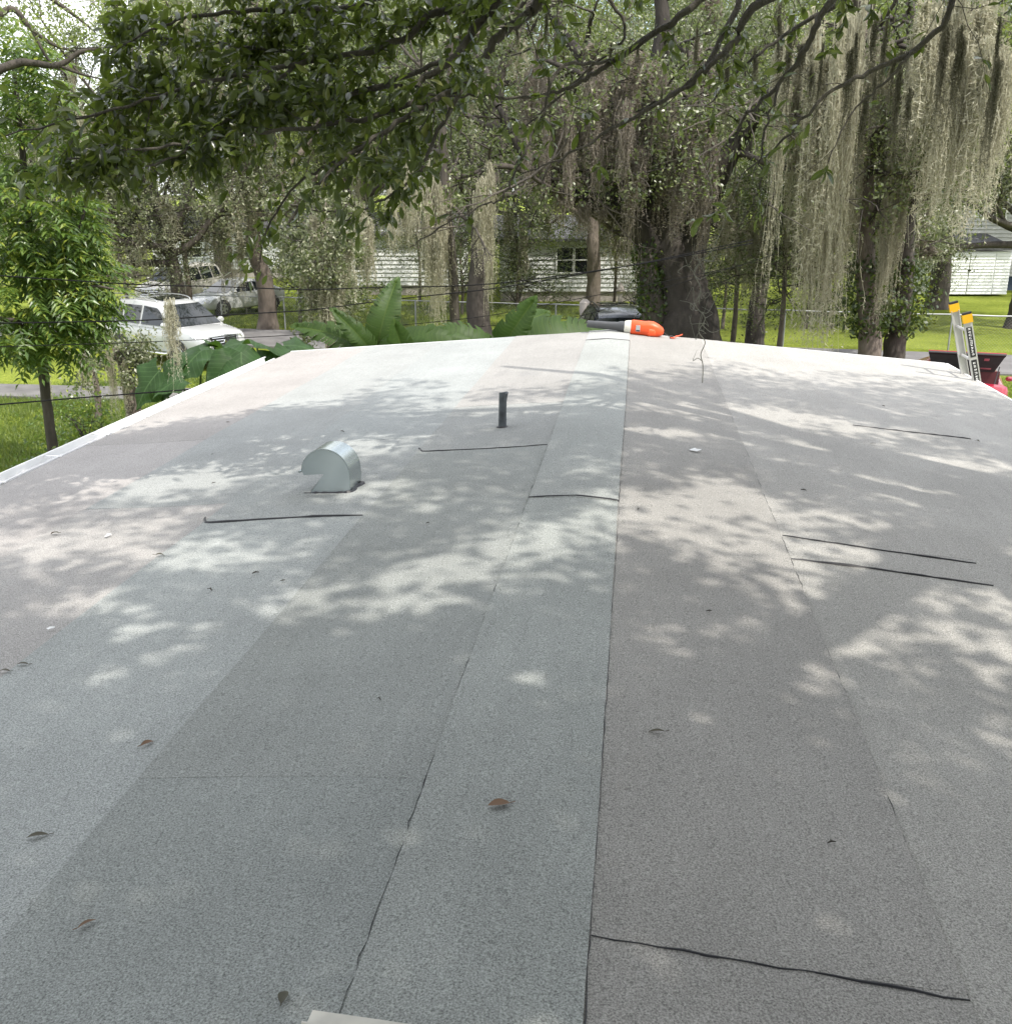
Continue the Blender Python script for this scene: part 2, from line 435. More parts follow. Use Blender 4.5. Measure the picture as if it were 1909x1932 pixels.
def sheet(name, x0, x1, y0, y1, lift, m):
    """a laid membrane sheet: thin slab following the deck, slight waves, slightly wandering edges"""
    g = Geo()
    nx, ny = max(3, int(abs(x1 - x0) / .12)), max(3, int((y1 - y0) / .22))
    tops, bots = [], []
    ph = rng.uniform(0, 6)
    for i in range(nx + 1):
        for j in range(ny + 1):
            x = x0 + (x1 - x0) * i / nx; y = y0 + (y1 - y0) * j / ny
            if i in (0, nx): x += 0.0025 * math.sin(y * 1.1 + ph + i) + .001 * math.sin(y * 5.7 + ph)
            if j in (0, ny): y += 0.006 * math.sin(x * 6.0 + ph)
            z = roof_z(x) + lift + wav(x, y)
            tops.append((x, y, z)); bots.append((x, y, z - .014))
    n = len(tops); I = lambda i, j: i * (ny + 1) + j
    f = []
    for i in range(nx):
        for j in range(ny):
            f.append((I(i, j), I(i + 1, j), I(i + 1, j + 1), I(i, j + 1)))
    for i in range(nx):
        f.append((n + I(i, 0), n + I(i + 1, 0), I(i + 1, 0), I(i, 0))); f.append((I(i, ny), I(i + 1, ny), n + I(i + 1, ny), n + I(i, ny)))
    for j in range(ny):
        f.append((I(0, j), I(0, j + 1), n + I(0, j + 1), n + I(0, j))); f.append((n + I(nx, j), n + I(nx, j + 1), I(nx, j + 1), I(nx, j)))
    g.add(tops + bots, f)
    o = g.build(name, m, roof, 0.5)
    return o

GR = {}
def gran(c):
    if c not in GR: GR[c] = granule("granules_%d" % len(GR), c)
    return GR[c]
BLUE, GREEN, LILAC, WARM = (0.395, 0.418, 0.42), (0.405, 0.435, 0.425), (0.47, 0.458, 0.452), (0.388, 0.38, 0.366)
STRIPS = [  # upslope edge, downslope edge, level, [(y end of each sheet, colour)]
    (-0.30, -1.245, 3, [(2.186, (0.352, 0.375, 0.37)), (5.72, (0.355, 0.374, 0.367)), (7.0, (0.375, 0.388, 0.384)), (10.76, (0.395, 0.39, 0.382))]),
    (-1.19, -2.05, 2, [(4.475, (0.43, 0.455, 0.455)), (6.1, (0.40, 0.42, 0.42)), (10.76, BLUE)]),
    (-2.00, -2.85, 1, [(4.80, LILAC), (10.76, (0.395, 0.412, 0.412))]),
    (-2.80, -3.735, 0, [(6.4, (0.45, 0.433, 0.428)), (10.76, (0.415, 0.399, 0.392))]),
    (-0.20, 0.68, 3, [(1.665, WARM), (10.76, (0.380, 0.372, 0.358))]),
    (0.63, 1.50, 2, [(4.08, (0.432, 0.426, 0.408)), (4.37, (0.424, 0.418, 0.402)), (10.76, (0.438, 0.43, 0.414))]),
    (1.45, 2.29, 1, [(7.06, (0.444, 0.437, 0.42)), (10.76, (0.453, 0.446, 0.432))]),
    (2.24, 3.145, 0, [(5.2, (0.445, 0.44, 0.425)), (10.76, (0.465, 0.46, 0.446))]),
]
for (xa, xb, lev, pieces) in STRIPS:
    ya = Y0
    for q, (ye, c) in enumerate(pieces):
        yb = ye * K
        sheet("membrane_sheet", min(xa, xb) * K, max(xa, xb) * K, ya, yb + (.06 if q < len(pieces) - 1 else 0), 0.0042 * lev + 0.0010 * q, gran(c))
        ya = yb
for (ya, yb, up) in [(Y0, 4.67 * K, 0), (4.64 * K, 10.12 * K, 1), (10.09 * K, 10.765 * K, 2)]:
    sheet("ridge_cap", -0.474 * K, -0.045 * K, ya, yb, 0.0185 + 0.003 * up, gran([(0.385, 0.407, 0.398), (0.40, 0.42, 0.413), (0.43, 0.444, 0.442)][up]))

def bead(pts, w, lift=0.004, name="seam_bead", gaps=0.0):
    """black bitumen that bled out of a lap; on long edges also their shadow line"""
    pts = np.array(pts, float)
    L = np.linalg.norm(pts[-1] - pts[0]); n = max(6, int(L / .05))
    t = np.linspace(0, 1, n)
    seg = np.linspace(0, 1, len(pts))
    P = np.stack([np.interp(t, seg, pts[:, i]) for i in range(2)], -1)
    d = unit(np.gradient(P, axis=0)); nrm = np.stack([-d[:, 1], d[:, 0]], -1)
    P += nrm * ((0.0008 if gaps else 0.0022) * np.sin(np.linspace(0, L * 4, n) + rng.uniform(0, 6)) + .002 * rng.normal(size=n))[:, None]
    hw = w * (0.55 + 0.5 * np.abs(np.convolve(rng.normal(size=n + 4), np.ones(5) / 2.2, 'valid')))
    hw = np.clip(hw, w * .6, w * 1.5); hw[0] = hw[-1] = w * .55
    if gaps: hw[rng.random(n) < gaps] *= 0.12
    g = Geo()
    z = np.array([roof_z(x, y) + wav(x, y) for x, y in P]) + lift
    a = P + nrm * hw[:, None]; b = P - nrm * hw[:, None]
    za = np.array([roof_z(x) + wav(x, y) for x, y in a]) + lift; zb = np.array([roof_z(x) + wav(x, y) for x, y in b]) + lift
    tp = hw * .8 - .0006
    v = np.stack([np.c_[a, za - .012], np.c_[a * .7 + P * .3, za + tp], np.c_[b * .7 + P * .3, zb + tp], np.c_[b, zb - .012]], 1).reshape(-1, 3)
    f = [(4 * i + k, 4 * i + k + 1, 4 * i + k + 5, 4 * i + k + 4) for i in range(n - 1) for k in range(3)]
    g.add(v, f)
    return g.build(name, M['bitumen'], roof, 3.2)
KK = lambda *l: [(x * K, y * K) for x, y in l]
bead(KK((-0.04, 1.672), (.3, 1.66), (0.68, 1.652)), 0.0030, 0.0146)
bead(KK((0.687, 4.392), (1.1, 4.355), (1.50, 4.325)), 0.0062, 0.0116)
bead(KK((0.684, 4.092), (1.1, 4.084), (1.49, 4.066)), 0.0070, 0.0108)
bead(KK((1.516, 7.085), (1.9, 7.045), (2.285, 7.03)), 0.0075, 0.0066)
bead(KK((-1.252, 5.79), (-1.215, 5.70), (-.85, 5.715), (-0.478, 5.735)), 0.0068, 0.0160)
bead(KK((-2.075, 4.56), (-2.03, 4.46), (-1.6, 4.468), (-1.249, 4.475)), 0.0068, 0.0110)
bead(KK((-0.476, 4.645), (-.36, 4.647), (-.25, 4.652)), 0.0062, 0.0232); bead(KK((-.25, 4.652), (-.15, 4.653), (-0.043, 4.648)), 0.0062, 0.0232)
bead(KK((-0.474, 10.09), (-.25, 10.10), (-.25, 10.10)), 0.007, 0.0262); bead(KK((-.25, 10.10), (-.15, 10.10), (-0.043, 10.10)), 0.007, 0.0262)
bead(KK((-0.0405, -1), (-0.0425, 10.1)), 0.0016, 0.0140, gaps=0.15)  # long-edge beads also draw in the dark shadow line of the step
bead(KK((-0.4770, -1), (-0.4765, 10.1)), 0.0014, 0.0150, gaps=0.72)
bead(KK((0.6825, 2.0), (0.6825, 10.7)), 0.0013, 0.0108, gaps=0.35)
# gutter along the far-left eave
g = Geo()
gx = XL - 0.012
gz = roof_z(XL)
pr = [(gx, gz + .006), (gx, gz - .10), (gx - .11, gz - .10), (gx - .135, gz - .035), (gx - .135, gz + .018), (gx - .112, gz + .022), (gx - .112, gz + .012), (gx - .127, gz + .006), (gx - .127, gz - .034), (gx - .105, gz - .092), (gx - .008, gz - .092), (gx - .008, gz + .006)]
n = len(pr)
ya, yb = Y0, Y1 - .55
g.add([(x, ya, z) for x, z in pr] + [(x, yb, z) for x, z in pr], [(i, (i + 1) % n, n + (i + 1) % n, n + i) for i in range(n)])
gut = hpart(g, "gutter", M['white_metal'], house)
yy = 1.2
while yy < yb:
    g = Geo(); g.box((gx - .125, yy, gz + .004), (gx + .02, yy + .022, gz + .009)); g.build("strap", M['white_metal'], gut); yy += 0.72
# white metal edge strips: gable end and right eave
def edge(name, p, q, w=.03):
    p, q = np.array(p), np.array(q)
    d = unit(q - p); s = np.cross(d, (0, 0, 1)) * w
    g = Geo(); n = 14
    v = []
    for i in range(n + 1):
        c = p + (q - p) * i / n
        v += [c - s, c + s, c + s + (0, 0, .012), c - s + (0, 0, .012)]
    f = []
    for i in range(n):
        k = 4 * i
        f += [(k + j, k + (j + 1) % 4, k + 4 + (j + 1) % 4, k + 4 + j) for j in range(4)]
    f += [(0, 3, 2, 1), (4 * n, 4 * n + 1, 4 * n + 2, 4 * n + 3)]
    g.add(v, f); hpart(g, name, M['white_metal'], house)
edge("drip_edge", (XL, Y1 + .014, roof_z(XL) - .006), (RX, Y1 + .014, RIDGE - .004), .012)
edge("drip_edge", (RX, Y1 + .014, RIDGE - .004), (XR, Y1 + .014, roof_z(XR) - .006), .012)
edge("drip_edge", (XR + .014, Y0, roof_z(XR) - .006), (XR + .014, Y1, roof_z(XR) - .006), .012)

def on_roof(x, y, lift=0.0):
    return np.array([x * K, y * K, roof_z(x * K) + wav(x * K, y * K) + (0.023 if -0.474 < x < -.045 else .0165 if -1.24 < x < .68 else .0115) + lift])

# ------------------------------------------------------------------ gooseneck vent
vb = on_roof(-1.545, 4.99, 0)
vent = thing("gooseneck_vent", "galvanised gooseneck roof vent, its rounded hood open to the left", "vent", vb, math.radians(-3))
vent.rotation_euler[1] = -math.atan(SL)
R, D = 0.150, 0.205                    # hood radius, depth front to back
def vent_profile():
    c = (0.0, 0.115)
    arc = [(c[0] + R * math.cos(a), c[1] + R * 1.0 * math.sin(a)) for a in np.linspace(math.radians(0), math.radians(172), 26)]
    return arc
arc = vent_profile()
right = [(0.135, -.015), (0.150, 0.06)]
prof_full = right + arc
# hood strip: the curved sheet
g = Geo()
th = .003
outer = np.array(prof_full)
v, f = [], []
n = len(outer)
for (x, z) in outer:
    v += [(x, -D / 2, z), (x, D / 2, z)]
cen = np.array([0, .1])
for (x, z) in outer:
    d = unit(cen - np.array([x, z])) * th
    v += [(x + d[0], -D / 2, z + d[1]), (x + d[0], D / 2, z + d[1])]
for i in range(n - 1):
    a = 2 * i; b = 2 * n + 2 * i
    f += [(a, a + 2, a + 3, a + 1), (b, b + 1, b + 3, b + 2), (a, b, b + 2, a + 2), (a + 1, a + 3, b + 3, b + 1)]
f += [(2 * n - 2, 2 * n - 1, 4 * n - 1, 4 * n - 2)]
g.add(v, f); hood = g.build("hood", M['galv'], vent, 0.6)
g = Geo(); lipx, lipz = arc[-1]
g.tube([(lipx - .010, -D / 2 - .003, lipz - .004), (lipx - .010, D / 2 + .003, lipz - .004)], .008, 8); g.build("lip", M['galv'], hood)
face = right + arc + [(-0.140, 0.110), (-0.012, 0.112), (-0.128, -.020)]
for y0, y1 in ((-D / 2 + .002, -D / 2 + .005), (D / 2 - .005, D / 2 - .002)):
    g = Geo(); m_ = len(face)
    g.add([(x * .985, y0, z) for x, z in face] + [(x * .985, y1, z) for x, z in face],
          [tuple(range(m_)), tuple(range(m_, 2 * m_))[::-1]] + [(i, (i + 1) % m_, m_ + (i + 1) % m_, m_ + i) for i in range(m_)])
    g.build("side_panel", M['galv_side'], vent)
g = Geo(); g.add([(-.012, -D / 2 + .006, .112), (-.012, D / 2 - .006, .112), (-.127, D / 2 - .006, -.015), (-.127, -D / 2 + .006, -.015)], [(0, 1, 2, 3)]); g.build("throat_panel", M['galv_side'], vent)
g = Geo()
for k in range(40):
    t0 = k / 40; 
rb = np.array([(-.148, -D / 2), (0, -D / 2 - .006), (.138, -D / 2), (.140, 0), (.138, D / 2), (-.11, D / 2)])
pts = catmull([(x, y, -.012 + .006 * rng.random()) for x, y in rb], 6)
g.tube(pts, .014 + .008 * rng.random(len(pts)), 6); g.build("bitumen_flashing", M['bitumen'], vent)

# ------------------------------------------------------------------ lead vent pipe
pb = on_roof(-0.812, 6.27)
pipe = thing("vent_pipe", "short dark lead vent pipe with crimped top beside the ridge cap", "pipe", pb)
g = Geo()
k = 20; rows = []
hts = [(-.02, .030, 0, 1), (.04, .029, .0, 1), (.10, .0285, .001, 1.0), (.16, .028, .002, 1), (.20, .029, .004, 1.02), (.235, .030, .007, 1.05), (.252, .0315, .010, 1.07)]
for z, r, sx, sq in hts:
    for a in range(k):
        th = a / k * 2 * math.pi
        fold = 1 - (.22 * math.exp(-((th - 5.6) / .25) ** 2) if z > .2 else 0)
        rows.append((sx + r * sq * math.cos(th) * fold, r * math.sin(th) * fold, z + (.004 * math.sin(2 * th) if z > .24 else 0)))
nr = len(hts)
for z, r in ((.248, .024), (.15, .022)):
    for a in range(k):
        th = a / k * 2 * math.pi; rows.append((.009 + r * math.cos(th), r * math.sin(th), z))
f = [(i * k + a, i * k + (a + 1) % k, (i + 1) * k + (a + 1) % k, (i + 1) * k + a) for i in range(nr + 1) for a in range(k)] + [tuple(range((nr + 1) * k, (nr + 2) * k))]
g.add(rows, f); g.build("pipe", M['lead'], pipe, .9)
g = Geo(); g.tube([(0, 0, -.012), (0, 0, .002), (0, 0, .008)], [.044, .040, .031], 18, wob=.08); g.build("bitumen_collar", M['bitumen'], pipe, .6)
g = Geo(); g.tube([(0, 0, .045), (0, 0, .050), (0, 0, .056), (0, 0, .060)], [.0295, .0305, .0305, .029], 18, wob=.02); g.build("band", M['lead'], pipe, .6)

# ------------------------------------------------------------------ leaf blower on the ridge end
A_, B_ = np.array([-.46, 10.76]) * K, np.array([.22, 10.69]) * K
bl = on_roof(-0.13, 10.66, .0)
blower = thing("leaf_blower", "orange leaf blower with a grey-black tube lying on the far ridge", "leaf blower", bl, math.radians(-4))
blower.rotation_euler[1] = math.radians(3.5)
def oval(g, st, k=16, mat_=0, sub=1.0):
    """loft of ovals along x: (x, cy, cz, ry, rz)"""
    v = []
    for (x, cy, cz, ry, rz) in st:
        for a in range(k):
            th = a / k * 2 * math.pi
            c, s_ = math.cos(th), math.sin(th)
            v.append((x, cy + ry * math.copysign(abs(c) ** sub, c), cz + rz * math.copysign(abs(s_) ** sub, s_)))
    n = len(st)
    f = [(i * k + a, i * k + (a + 1) % k, (i + 1) * k + (a + 1) % k, (i + 1) * k + a) for i in range(n - 1) for a in range(k)]
    f += [tuple(range(k))[::-1], tuple(range((n - 1) * k, n * k))]
    g.add(v, f, mat_)
g = Geo(); oval(g, [(-.42, 0, .060, .036, .037), (-.415, 0, .060, .040, .041), (-.2, 0, .060, .043, .045), (-.06, 0, .062, .047, .050), (-.03, 0, .063, .056, .060), (.03, 0, .064, .058, .062)], 18, 0, .8)
g.build("blower_tube", M['tube_grey'], blower, .7)
g = Geo(); oval(g, [(.025, 0, .065, .060, .062), (.03, 0, .065, .067, .069), (.06, 0, .066, .070, .074), (.10, 0, .066, .074, .078), (.115, 0, .066, .070, .075)], 18, 0, .85)
g.build("collar", M['cloth_white'], blower, .7)
g = Geo(); oval(g, [(.10, 0, .066, .070, .078), (.12, 0, .067, .078, .086), (.20, 0, .066, .082, .085), (.26, 0, .065, .085, .082), (.30, 0, .064, .088, .09), (.36, 0, .060, .085, .092), (.42, 0, .052, .075, .074), (.47, 0, .045, .050, .048), (.488, 0, .042, .025, .024)], 18, 0, .8)
body = g.build("motor_housing", M['orange'], blower, .6)
g = Geo(); oval(g, [(.30, -.06, .025, .02, .03), (.32, -.072, .03, .03, .045), (.38, -.068, .03, .028, .042), (.41, -.05, .03, .02, .03)], 12, 0, .8); g.build("grip_bulge", M['orange'], body, .6)
g = Geo(); g.box((.165, -.0845, .03), (.215, -.0795, .105)); lab = g.build("label_plate", M['rim'], body)
g = Geo(); g.box((.168, -.0865, .032), (.212, -.0850, .048)); g.build("label_band", M['black'], lab)
g = Geo(); g.tube(catmull([(.48, 0, .04), (.53, -.02, .012), (.57, -.03, -.01)], 6), .004, 6); g.build("plug_lead", M['black'], blower)
g = Geo(); oval(g, [(.565, -.03, -.008, .008, .012), (.575, -.03, -.006, .016, .02), (.595, -.03, -.006, .018, .02), (.605, -.03, -.01, .01, .012)], 10); g.build("plug", M['black'], blower, .7)
cp = catmull([on_roof(.40, 10.62, .012), on_roof(.37, 10.58, .01), on_roof(.40, 10.55, .012), on_roof(.43, 10.58, .03), on_roof(.42, 10.62, .025), on_roof(.455, 10.64, .03), on_roof(.49, 10.67, .045)], 8)
g = Geo(); g.tube(cp - cp[0], .0065, 8)
tag(g.build("extension_cord_end", M['orange'], None, 3.2, cp[0]), "short looped end of an orange extension cord beside the leaf blower", "cord")

# ------------------------------------------------------------------ ladder leaning on the right eave
lb = np.array([3.16 * K, 9.97 * K, 0])
zE = roof_z(XR)
ladder = thing("extension_ladder", "aluminium extension ladder with yellow tips leaning on the right eave", "ladder", (lb[0] + .28 * zE, lb[1], 0))
lean = .28
def lad(yc, s0, s1, hw, dp, m, name, g=None, off=0.0):
    """rail piece between heights s0 and s1"""
    def P(s, dy, dn):   # dn along the ladder normal
        return (-lean * s + dn, yc + dy, s + dn * lean)
    gg = g or Geo()
    v = [P(s, dy, dn + off) for s in (s0, s1) for dy, dn in ((-hw, -dp), (hw, -dp), (hw, dp), (-hw, dp))]
    gg.add(v, np.array([(0, 3, 2, 1), (4, 5, 6, 7), (0, 1, 5, 4), (1, 2, 6, 5), (2, 3, 7, 6), (3, 0, 4, 7)]))
    return gg
RT = zE + .62 * K
for yc, top in ((.215, RT + .05), (-.215, RT - .015)):
    gg = lad(yc, .02, top - .07, .004, .040, None, "rail")
    for e in (-.036, .036):
        lad(yc + (-.012 if yc > 0 else .012), .02, top - .07, .014, .004, None, "rail", gg, e)
    rail = gg.build("rail", M['alu'], ladder)
    gg = lad(yc, top - .085, top, .022, .046, None, "cap"); cap_ = gg.build("tip_cap", M['yellow'], rail)
    gg = lad(yc, top, top + .022, .020, .042, None, "cap"); gg.build("tip_pad", M['black'], rail)
    if yc < 0:
        for s0, s1 in ((top - .44, top - .13), (top - .78, top - .47), (top - 1.1, top - .82)):
            gg = lad(yc - .0062, s0, s1, .0012, .026, None, "label"); pl = gg.build("label_sticker", M['black'], rail)
            gg = Geo(); q = s0 + .02
            while q < s1 - .02:
                w_ = random.uniform(.012, .022)
                for z_ in ((0, .004), (w_ - .004, w_)):
                    lad(yc - .0082, q + z_[0], q + z_[1], .0008, random.uniform(.008, .015), None, "x", gg, random.uniform(-.002, .002))
                lad(yc - .0082, q + .004, q + w_ - .004, .0008, .003, None, "x", gg, random.choice((-.010, .010, 0)))
                q += w_ + random.uniform(.005, .02)
            gg.build("label_print", M['paper'], pl)
s = .25
while s < RT - .1:
    g = Geo(); g.tube([(-lean * s, -.212, s), (-lean * s, .212, s)], .016, 8); g.build("rung", M['alu'], ladder); s += .305

# ------------------------------------------------------------------ litter on the roof
def blade_template(rows=7, curl=.15, fold=.18):
    t = np.linspace(0, 1, rows); w = np.array([.06, .55, .85, 1.0, .92, .6, .05])[:rows]
    v = []
    for i, (a, b) in enumerate(zip(t, w)):
        z = -curl * (a - .35) ** 2
        v += [(-.5 * b, a, z + fold * b * .5), (0, a, z), (.5 * b, a, z + fold * b * .5)]
    f = [(3 * i + k, 3 * i + k + 1, 3 * i + k + 4, 3 * i + k + 3) for i in range(rows - 1) for k in range(2)]
    return np.array(v), f
LT, LF = blade_template()
def fallen(x, y, L, ang, m, label, curl=0.4, wide=.36):
    V_, F_ = blade_template(7, curl, .16)
    V_ = (V_ - (0, .5, 0)) * (L * wide, L, L)
    g = Geo(); g.add(V_, F_)
    g.tube([(0, -.5 * L, .0), (0.01 * L, -.72 * L, .002)], .0012, 5)
    o = g.build("fallen_leaf", m, None, 3.2)
    p = on_roof(x, y, .004 + curl * L * .15); o.location = p; o.rotation_euler = (random.uniform(-.1, .1), random.uniform(-.2, .2), ang)
    tag(o, label, "leaf", "fallen leaves on the roof")
DD, DK = M['leaf_dead'], M['leaf_dark_dead']
fallen(-.275, 2.056, .062, 1.9, DD, "broad brown leaf lying on the ridge cap near the bottom", .2, .5)
fallen(.101, 2.504, .055, 1.5, DK, "thin dark leaf lying just right of the ridge cap", .3, .25)
fallen(-1.305, 2.358, .05, -.5, DD, "small reddish brown leaf beside the left seam, left of centre", .4, .4)
fallen(-1.378, 1.932, .06, 1.9, DK, "olive leaf with a stem at the lower left edge of the photo", .3, .3)
fallen(-1.08, 1.623, .045, -.7, DD, "pale brown leaf near the bottom left corner of the roof", .3, .32)
fallen(-.592, 1.439, .045, .15, DK, "greenish brown leaf upright at the very bottom, left of the ridge cap", .3, .5)
fallen(-2.055, 2.85, .055, 1.4, DK, "front one of two dark leaves at the left picture edge", .3, .3)
fallen(-2.02, 2.90, .05, 1.7, DK, "rear one of two dark leaves near the left picture edge", .3, .3)
fallen(-2.769, 4.375, .07, 1.2, DK, "dark curled leaf on the pale outer left sheet", .5, .3)
fallen(-2.037, 3.981, .05, -1, DK, "small twisted dark leaf behind the large left sun patch", .8, .4)
fallen(2.3, 6.95, .045, .4, DK, "tiny dark leaf at the right end of the far right lap", .5, .5)
fallen(1.52, 6.5, .035, 1.4, DK, "tiny dark leaf below the far right lap", .5, .6)
def scrap(x, y, s, ang, label):
    g = Geo(); n = 9
    v = [(0, 0, s * .25)] + [(s * random.uniform(.6, 1) * math.cos(a), s * .6 * random.uniform(.6, 1) * math.sin(a), s * random.uniform(0, .3)) for a in np.linspace(0, 2 * math.pi, n, endpoint=False)]
    g.add(v, [(0, 1 + i, 1 + (i + 1) % n) for i in range(n)])
    o = g.build("paper_scrap", M['paper'], None, None, on_roof(x, y, .004)); o.rotation_euler[2] = ang
    tag(o, label, "scrap")
scrap(-2.089, 3.193, .022, .3, "small round white scrap near the left picture edge")
scrap(.372, 5.809, .05, 2.8, "curled white scrap on the right slope above the sun patches")
scrap(-2.45, 4.3, .03, 1, "flat white scrap on the outer left sheet below the dark leaf")
g = Geo(); g.tube([(-.012, 0, 0), (0, .002, .003), (.013, -.002, .001)], [.0015, .003, .001], 5); g.tube([(0, .002, .003), (.004, .012, .002)], .0012, 4)
speck = None
for (x_, y_) in [(-1.62, 3.55), (-1.5, 3.72), (-1.35, 3.62), (-.9, 4.3), (-2.3, 5.2), (-2.6, 5.9), (-1.9, 6.4), (.05, 4.55), (.9, 5.2), (1.9, 7.9), (-2.9, 6.9), (.3, 3.4), (-.7, 2.6), (.5, 2.1)]:
    if speck is None: o = speck = g.build("twig_fragment", M['twig'], None, 3.2)
    else: o = speck.copy(); COL.objects.link(o)
    o.location = on_roof(x_, y_, .004); o.rotation_euler[2] = rng.uniform(0, 6); o.scale = (rng.uniform(.7, 1.5),) * 3
    tag(o, "tiny dark twig fragment lying loose on the roof sheets", "twig", "twig fragments on the roof")
# pale bar for an unidentified blurred object at the very bottom of the photo
g = Geo()
g.box((-.20, -.03, 0), (.20, .03, .004)); g.box((-.20, -.03, .004), (.20, -.026, .03))
o = g.build("pale_bar", M['cloth_white'], None, None, on_roof(-.345, 1.352, .006)); o.rotation_euler = (0, -SL * 0, math.radians(-3))
tag(o, "pale bar at the bottom edge, across the ridge cap", "bar")

Fc = np.array([-math.sin(YAW) * math.cos(PITCH), math.cos(YAW) * math.cos(PITCH), -math.sin(PITCH)])
Rc = np.array([math.cos(YAW), math.sin(YAW), 0]); Uc = np.cross(Rc, Fc)

# ------------------------------------------------------------------ foliage tools
def leaf_quads(g, C, L, Wd, down=.35, mat_=0, flat=0.0):
    """many small pointed leaves, one folded diamond each"""
    C = np.asarray(C, float); n = len(C)
    if n == 0: return
    d = rng.normal(size=(n, 3)); d[:, 2] = d[:, 2] * (1 - flat) - down; d = unit(d)
    q = rng.normal(size=(n, 3)); q[:, 2] += flat * 2
    s = unit(np.cross(d, q))
    l = L * rng.uniform(.65, 1.25, (n, 1)); w = Wd * rng.uniform(.7, 1.2, (n, 1))
    v = np.stack([C - d * l * .5, C + s * w * .5 - d * l * .05, C + d * l * .5, C - s * w * .5 - d * l * .05], 1).reshape(-1, 3)
    g.add(v, np.arange(4 * n).reshape(n, 4), mat_)

def grow(wood, tips, lines, p, d, length, r, depth, spread=.75, up=.12, droop=0.0, k=7):
    n = 5
    pts, rad = [np.array(p, float)], [r]
    dd = unit(d)
    for i in range(n):
        dd = unit(dd + rng.normal(size=3) * .16 + np.array([0, 0, up - droop * (i / n)]))
        pts.append(pts[-1] + dd * length / n); rad.append(r * (1 - .5 * (i + 1) / n))
    wood.tube(pts, rad, max(4, k), cap=False)
    lines.append((depth, pts))
    if depth == 0:
        tips.append(pts); return
    for c in range(rng.integers(3, 5)):
        i = int(rng.integers(2, n + 1)) if c else n
        nd = unit(dd + rng.normal(size=3) * spread * np.array([1, 1, .6]))
        grow(wood, tips, lines, pts[i], nd, length * rng.uniform(.55, .78), rad[i] * .72, depth - 1, spread, up * .8, droop + .05, k - 2)

def crown_points(tips, per, sig):
    out = []
    for pts in tips:
        P = np.array(pts); i = rng.integers(1, len(P), per)
        m = P[i] + rng.normal(size=(per, 3)) * sig * np.array([1, 1, .75])
        out.append(m)
    return np.concatenate(out)

def clumped(C, k, sig):
    """leaves sit in sprays: k leaves round each spray centre"""
    C = np.repeat(C, k, axis=0)
    return C + rng.normal(size=C.shape) * sig

def moss_mesh(name, length, width, n, m, hair=26, seed=0):
    """a hanging beard of Spanish moss: many wavering ribbons with fine curls"""
    r = np.random.default_rng(seed)
    g = Geo()
    for s in range(n):
        a = r.uniform(0, 2 * math.pi); q = abs(r.normal()) * .5
        x, y = width * .5 * q * math.cos(a), width * .5 * q * math.sin(a)
        z0 = -r.uniform(0, .45) ** 1.3 * length * (0.3 + .5 * q)
        l = length * r.uniform(.25, 1.0) * max(.25, 1.05 - .55 * q)
        z1 = max(-length, z0 - l)
        k = max(4, int((z0 - z1) / (length / 14)))
        zz = np.linspace(z0, z1, k + 1); tt = np.linspace(0, 1, k + 1)
        px = x * (1 - .5 * tt) + np.cumsum(r.normal(size=k + 1)) * .030 * width * 4; py = y * (1 - .5 * tt) + np.cumsum(r.normal(size=k + 1)) * .030 * width * 4
        w = (.009 + .013 * r.random()) * (1 - .8 * tt) * (0.6 + width)
        th = r.uniform(0, math.pi) + np.cumsum(r.normal(size=k + 1)) * .5
        ox, oy = np.cos(th) * w * .5, np.sin(th) * w * .5
        v = np.stack([np.c_[px - ox, py - oy, zz], np.c_[px + ox, py + oy, zz]], 1).reshape(-1, 3)
        i = np.arange(k) * 2
        g.add(v, np.stack([i, i + 1, i + 3, i + 2], -1))
        h = hair
        ti = r.uniform(0, 1, h)
        cx, cy, cz = np.interp(ti, tt, px), np.interp(ti, tt, py), np.interp(ti, tt, zz)
        d = r.normal(size=(h, 3)) * np.array([1, 1, .45]); d[:, 2] -= .5; d = unit(d) * r.uniform(.03, .11, (h, 1)) * np.array([.55, .55, .45])
        e = unit(np.cross(d, r.normal(size=(h, 3)))) * .0045
        b = np.c_[cx, cy, cz]
        g.add(np.stack([b - e, b + e, b + d], 1).reshape(-1, 3), np.arange(3 * h).reshape(h, 3))
    me_o = g.build(name, m)
    me = me_o.data
    bpy.data.objects.remove(me_o)
    return me

MOSS = {}
for mk in ('moss', 'moss_brown', 'moss_grey'):
    MOSS[mk] = [moss_mesh("hanging_moss", 1.0, w_, n_, M[mk], 60, 11 + i) for i, (w_, n_) in enumerate([(.16, 40), (.24, 58), (.32, 80), (.12, 28)])]
def moss(parent, top, length, width=1.0, kind='moss', var=None):
    me = MOSS[kind][int(rng.integers(0, 4)) if var is None else var]
    o = obj("hanging_moss", me, parent)
    top = np.asarray(top, float)
    off = np.array(parent.location)
    o.location = top - off
    wx = width / {0: .16, 1: .24, 2: .32, 3: .12}[MOSS[kind].index(me)]
    o.scale = (wx, wx, length); o.rotation_euler = (rng.normal() * .02, rng.normal() * .02, rng.uniform(0, 6))
    return o

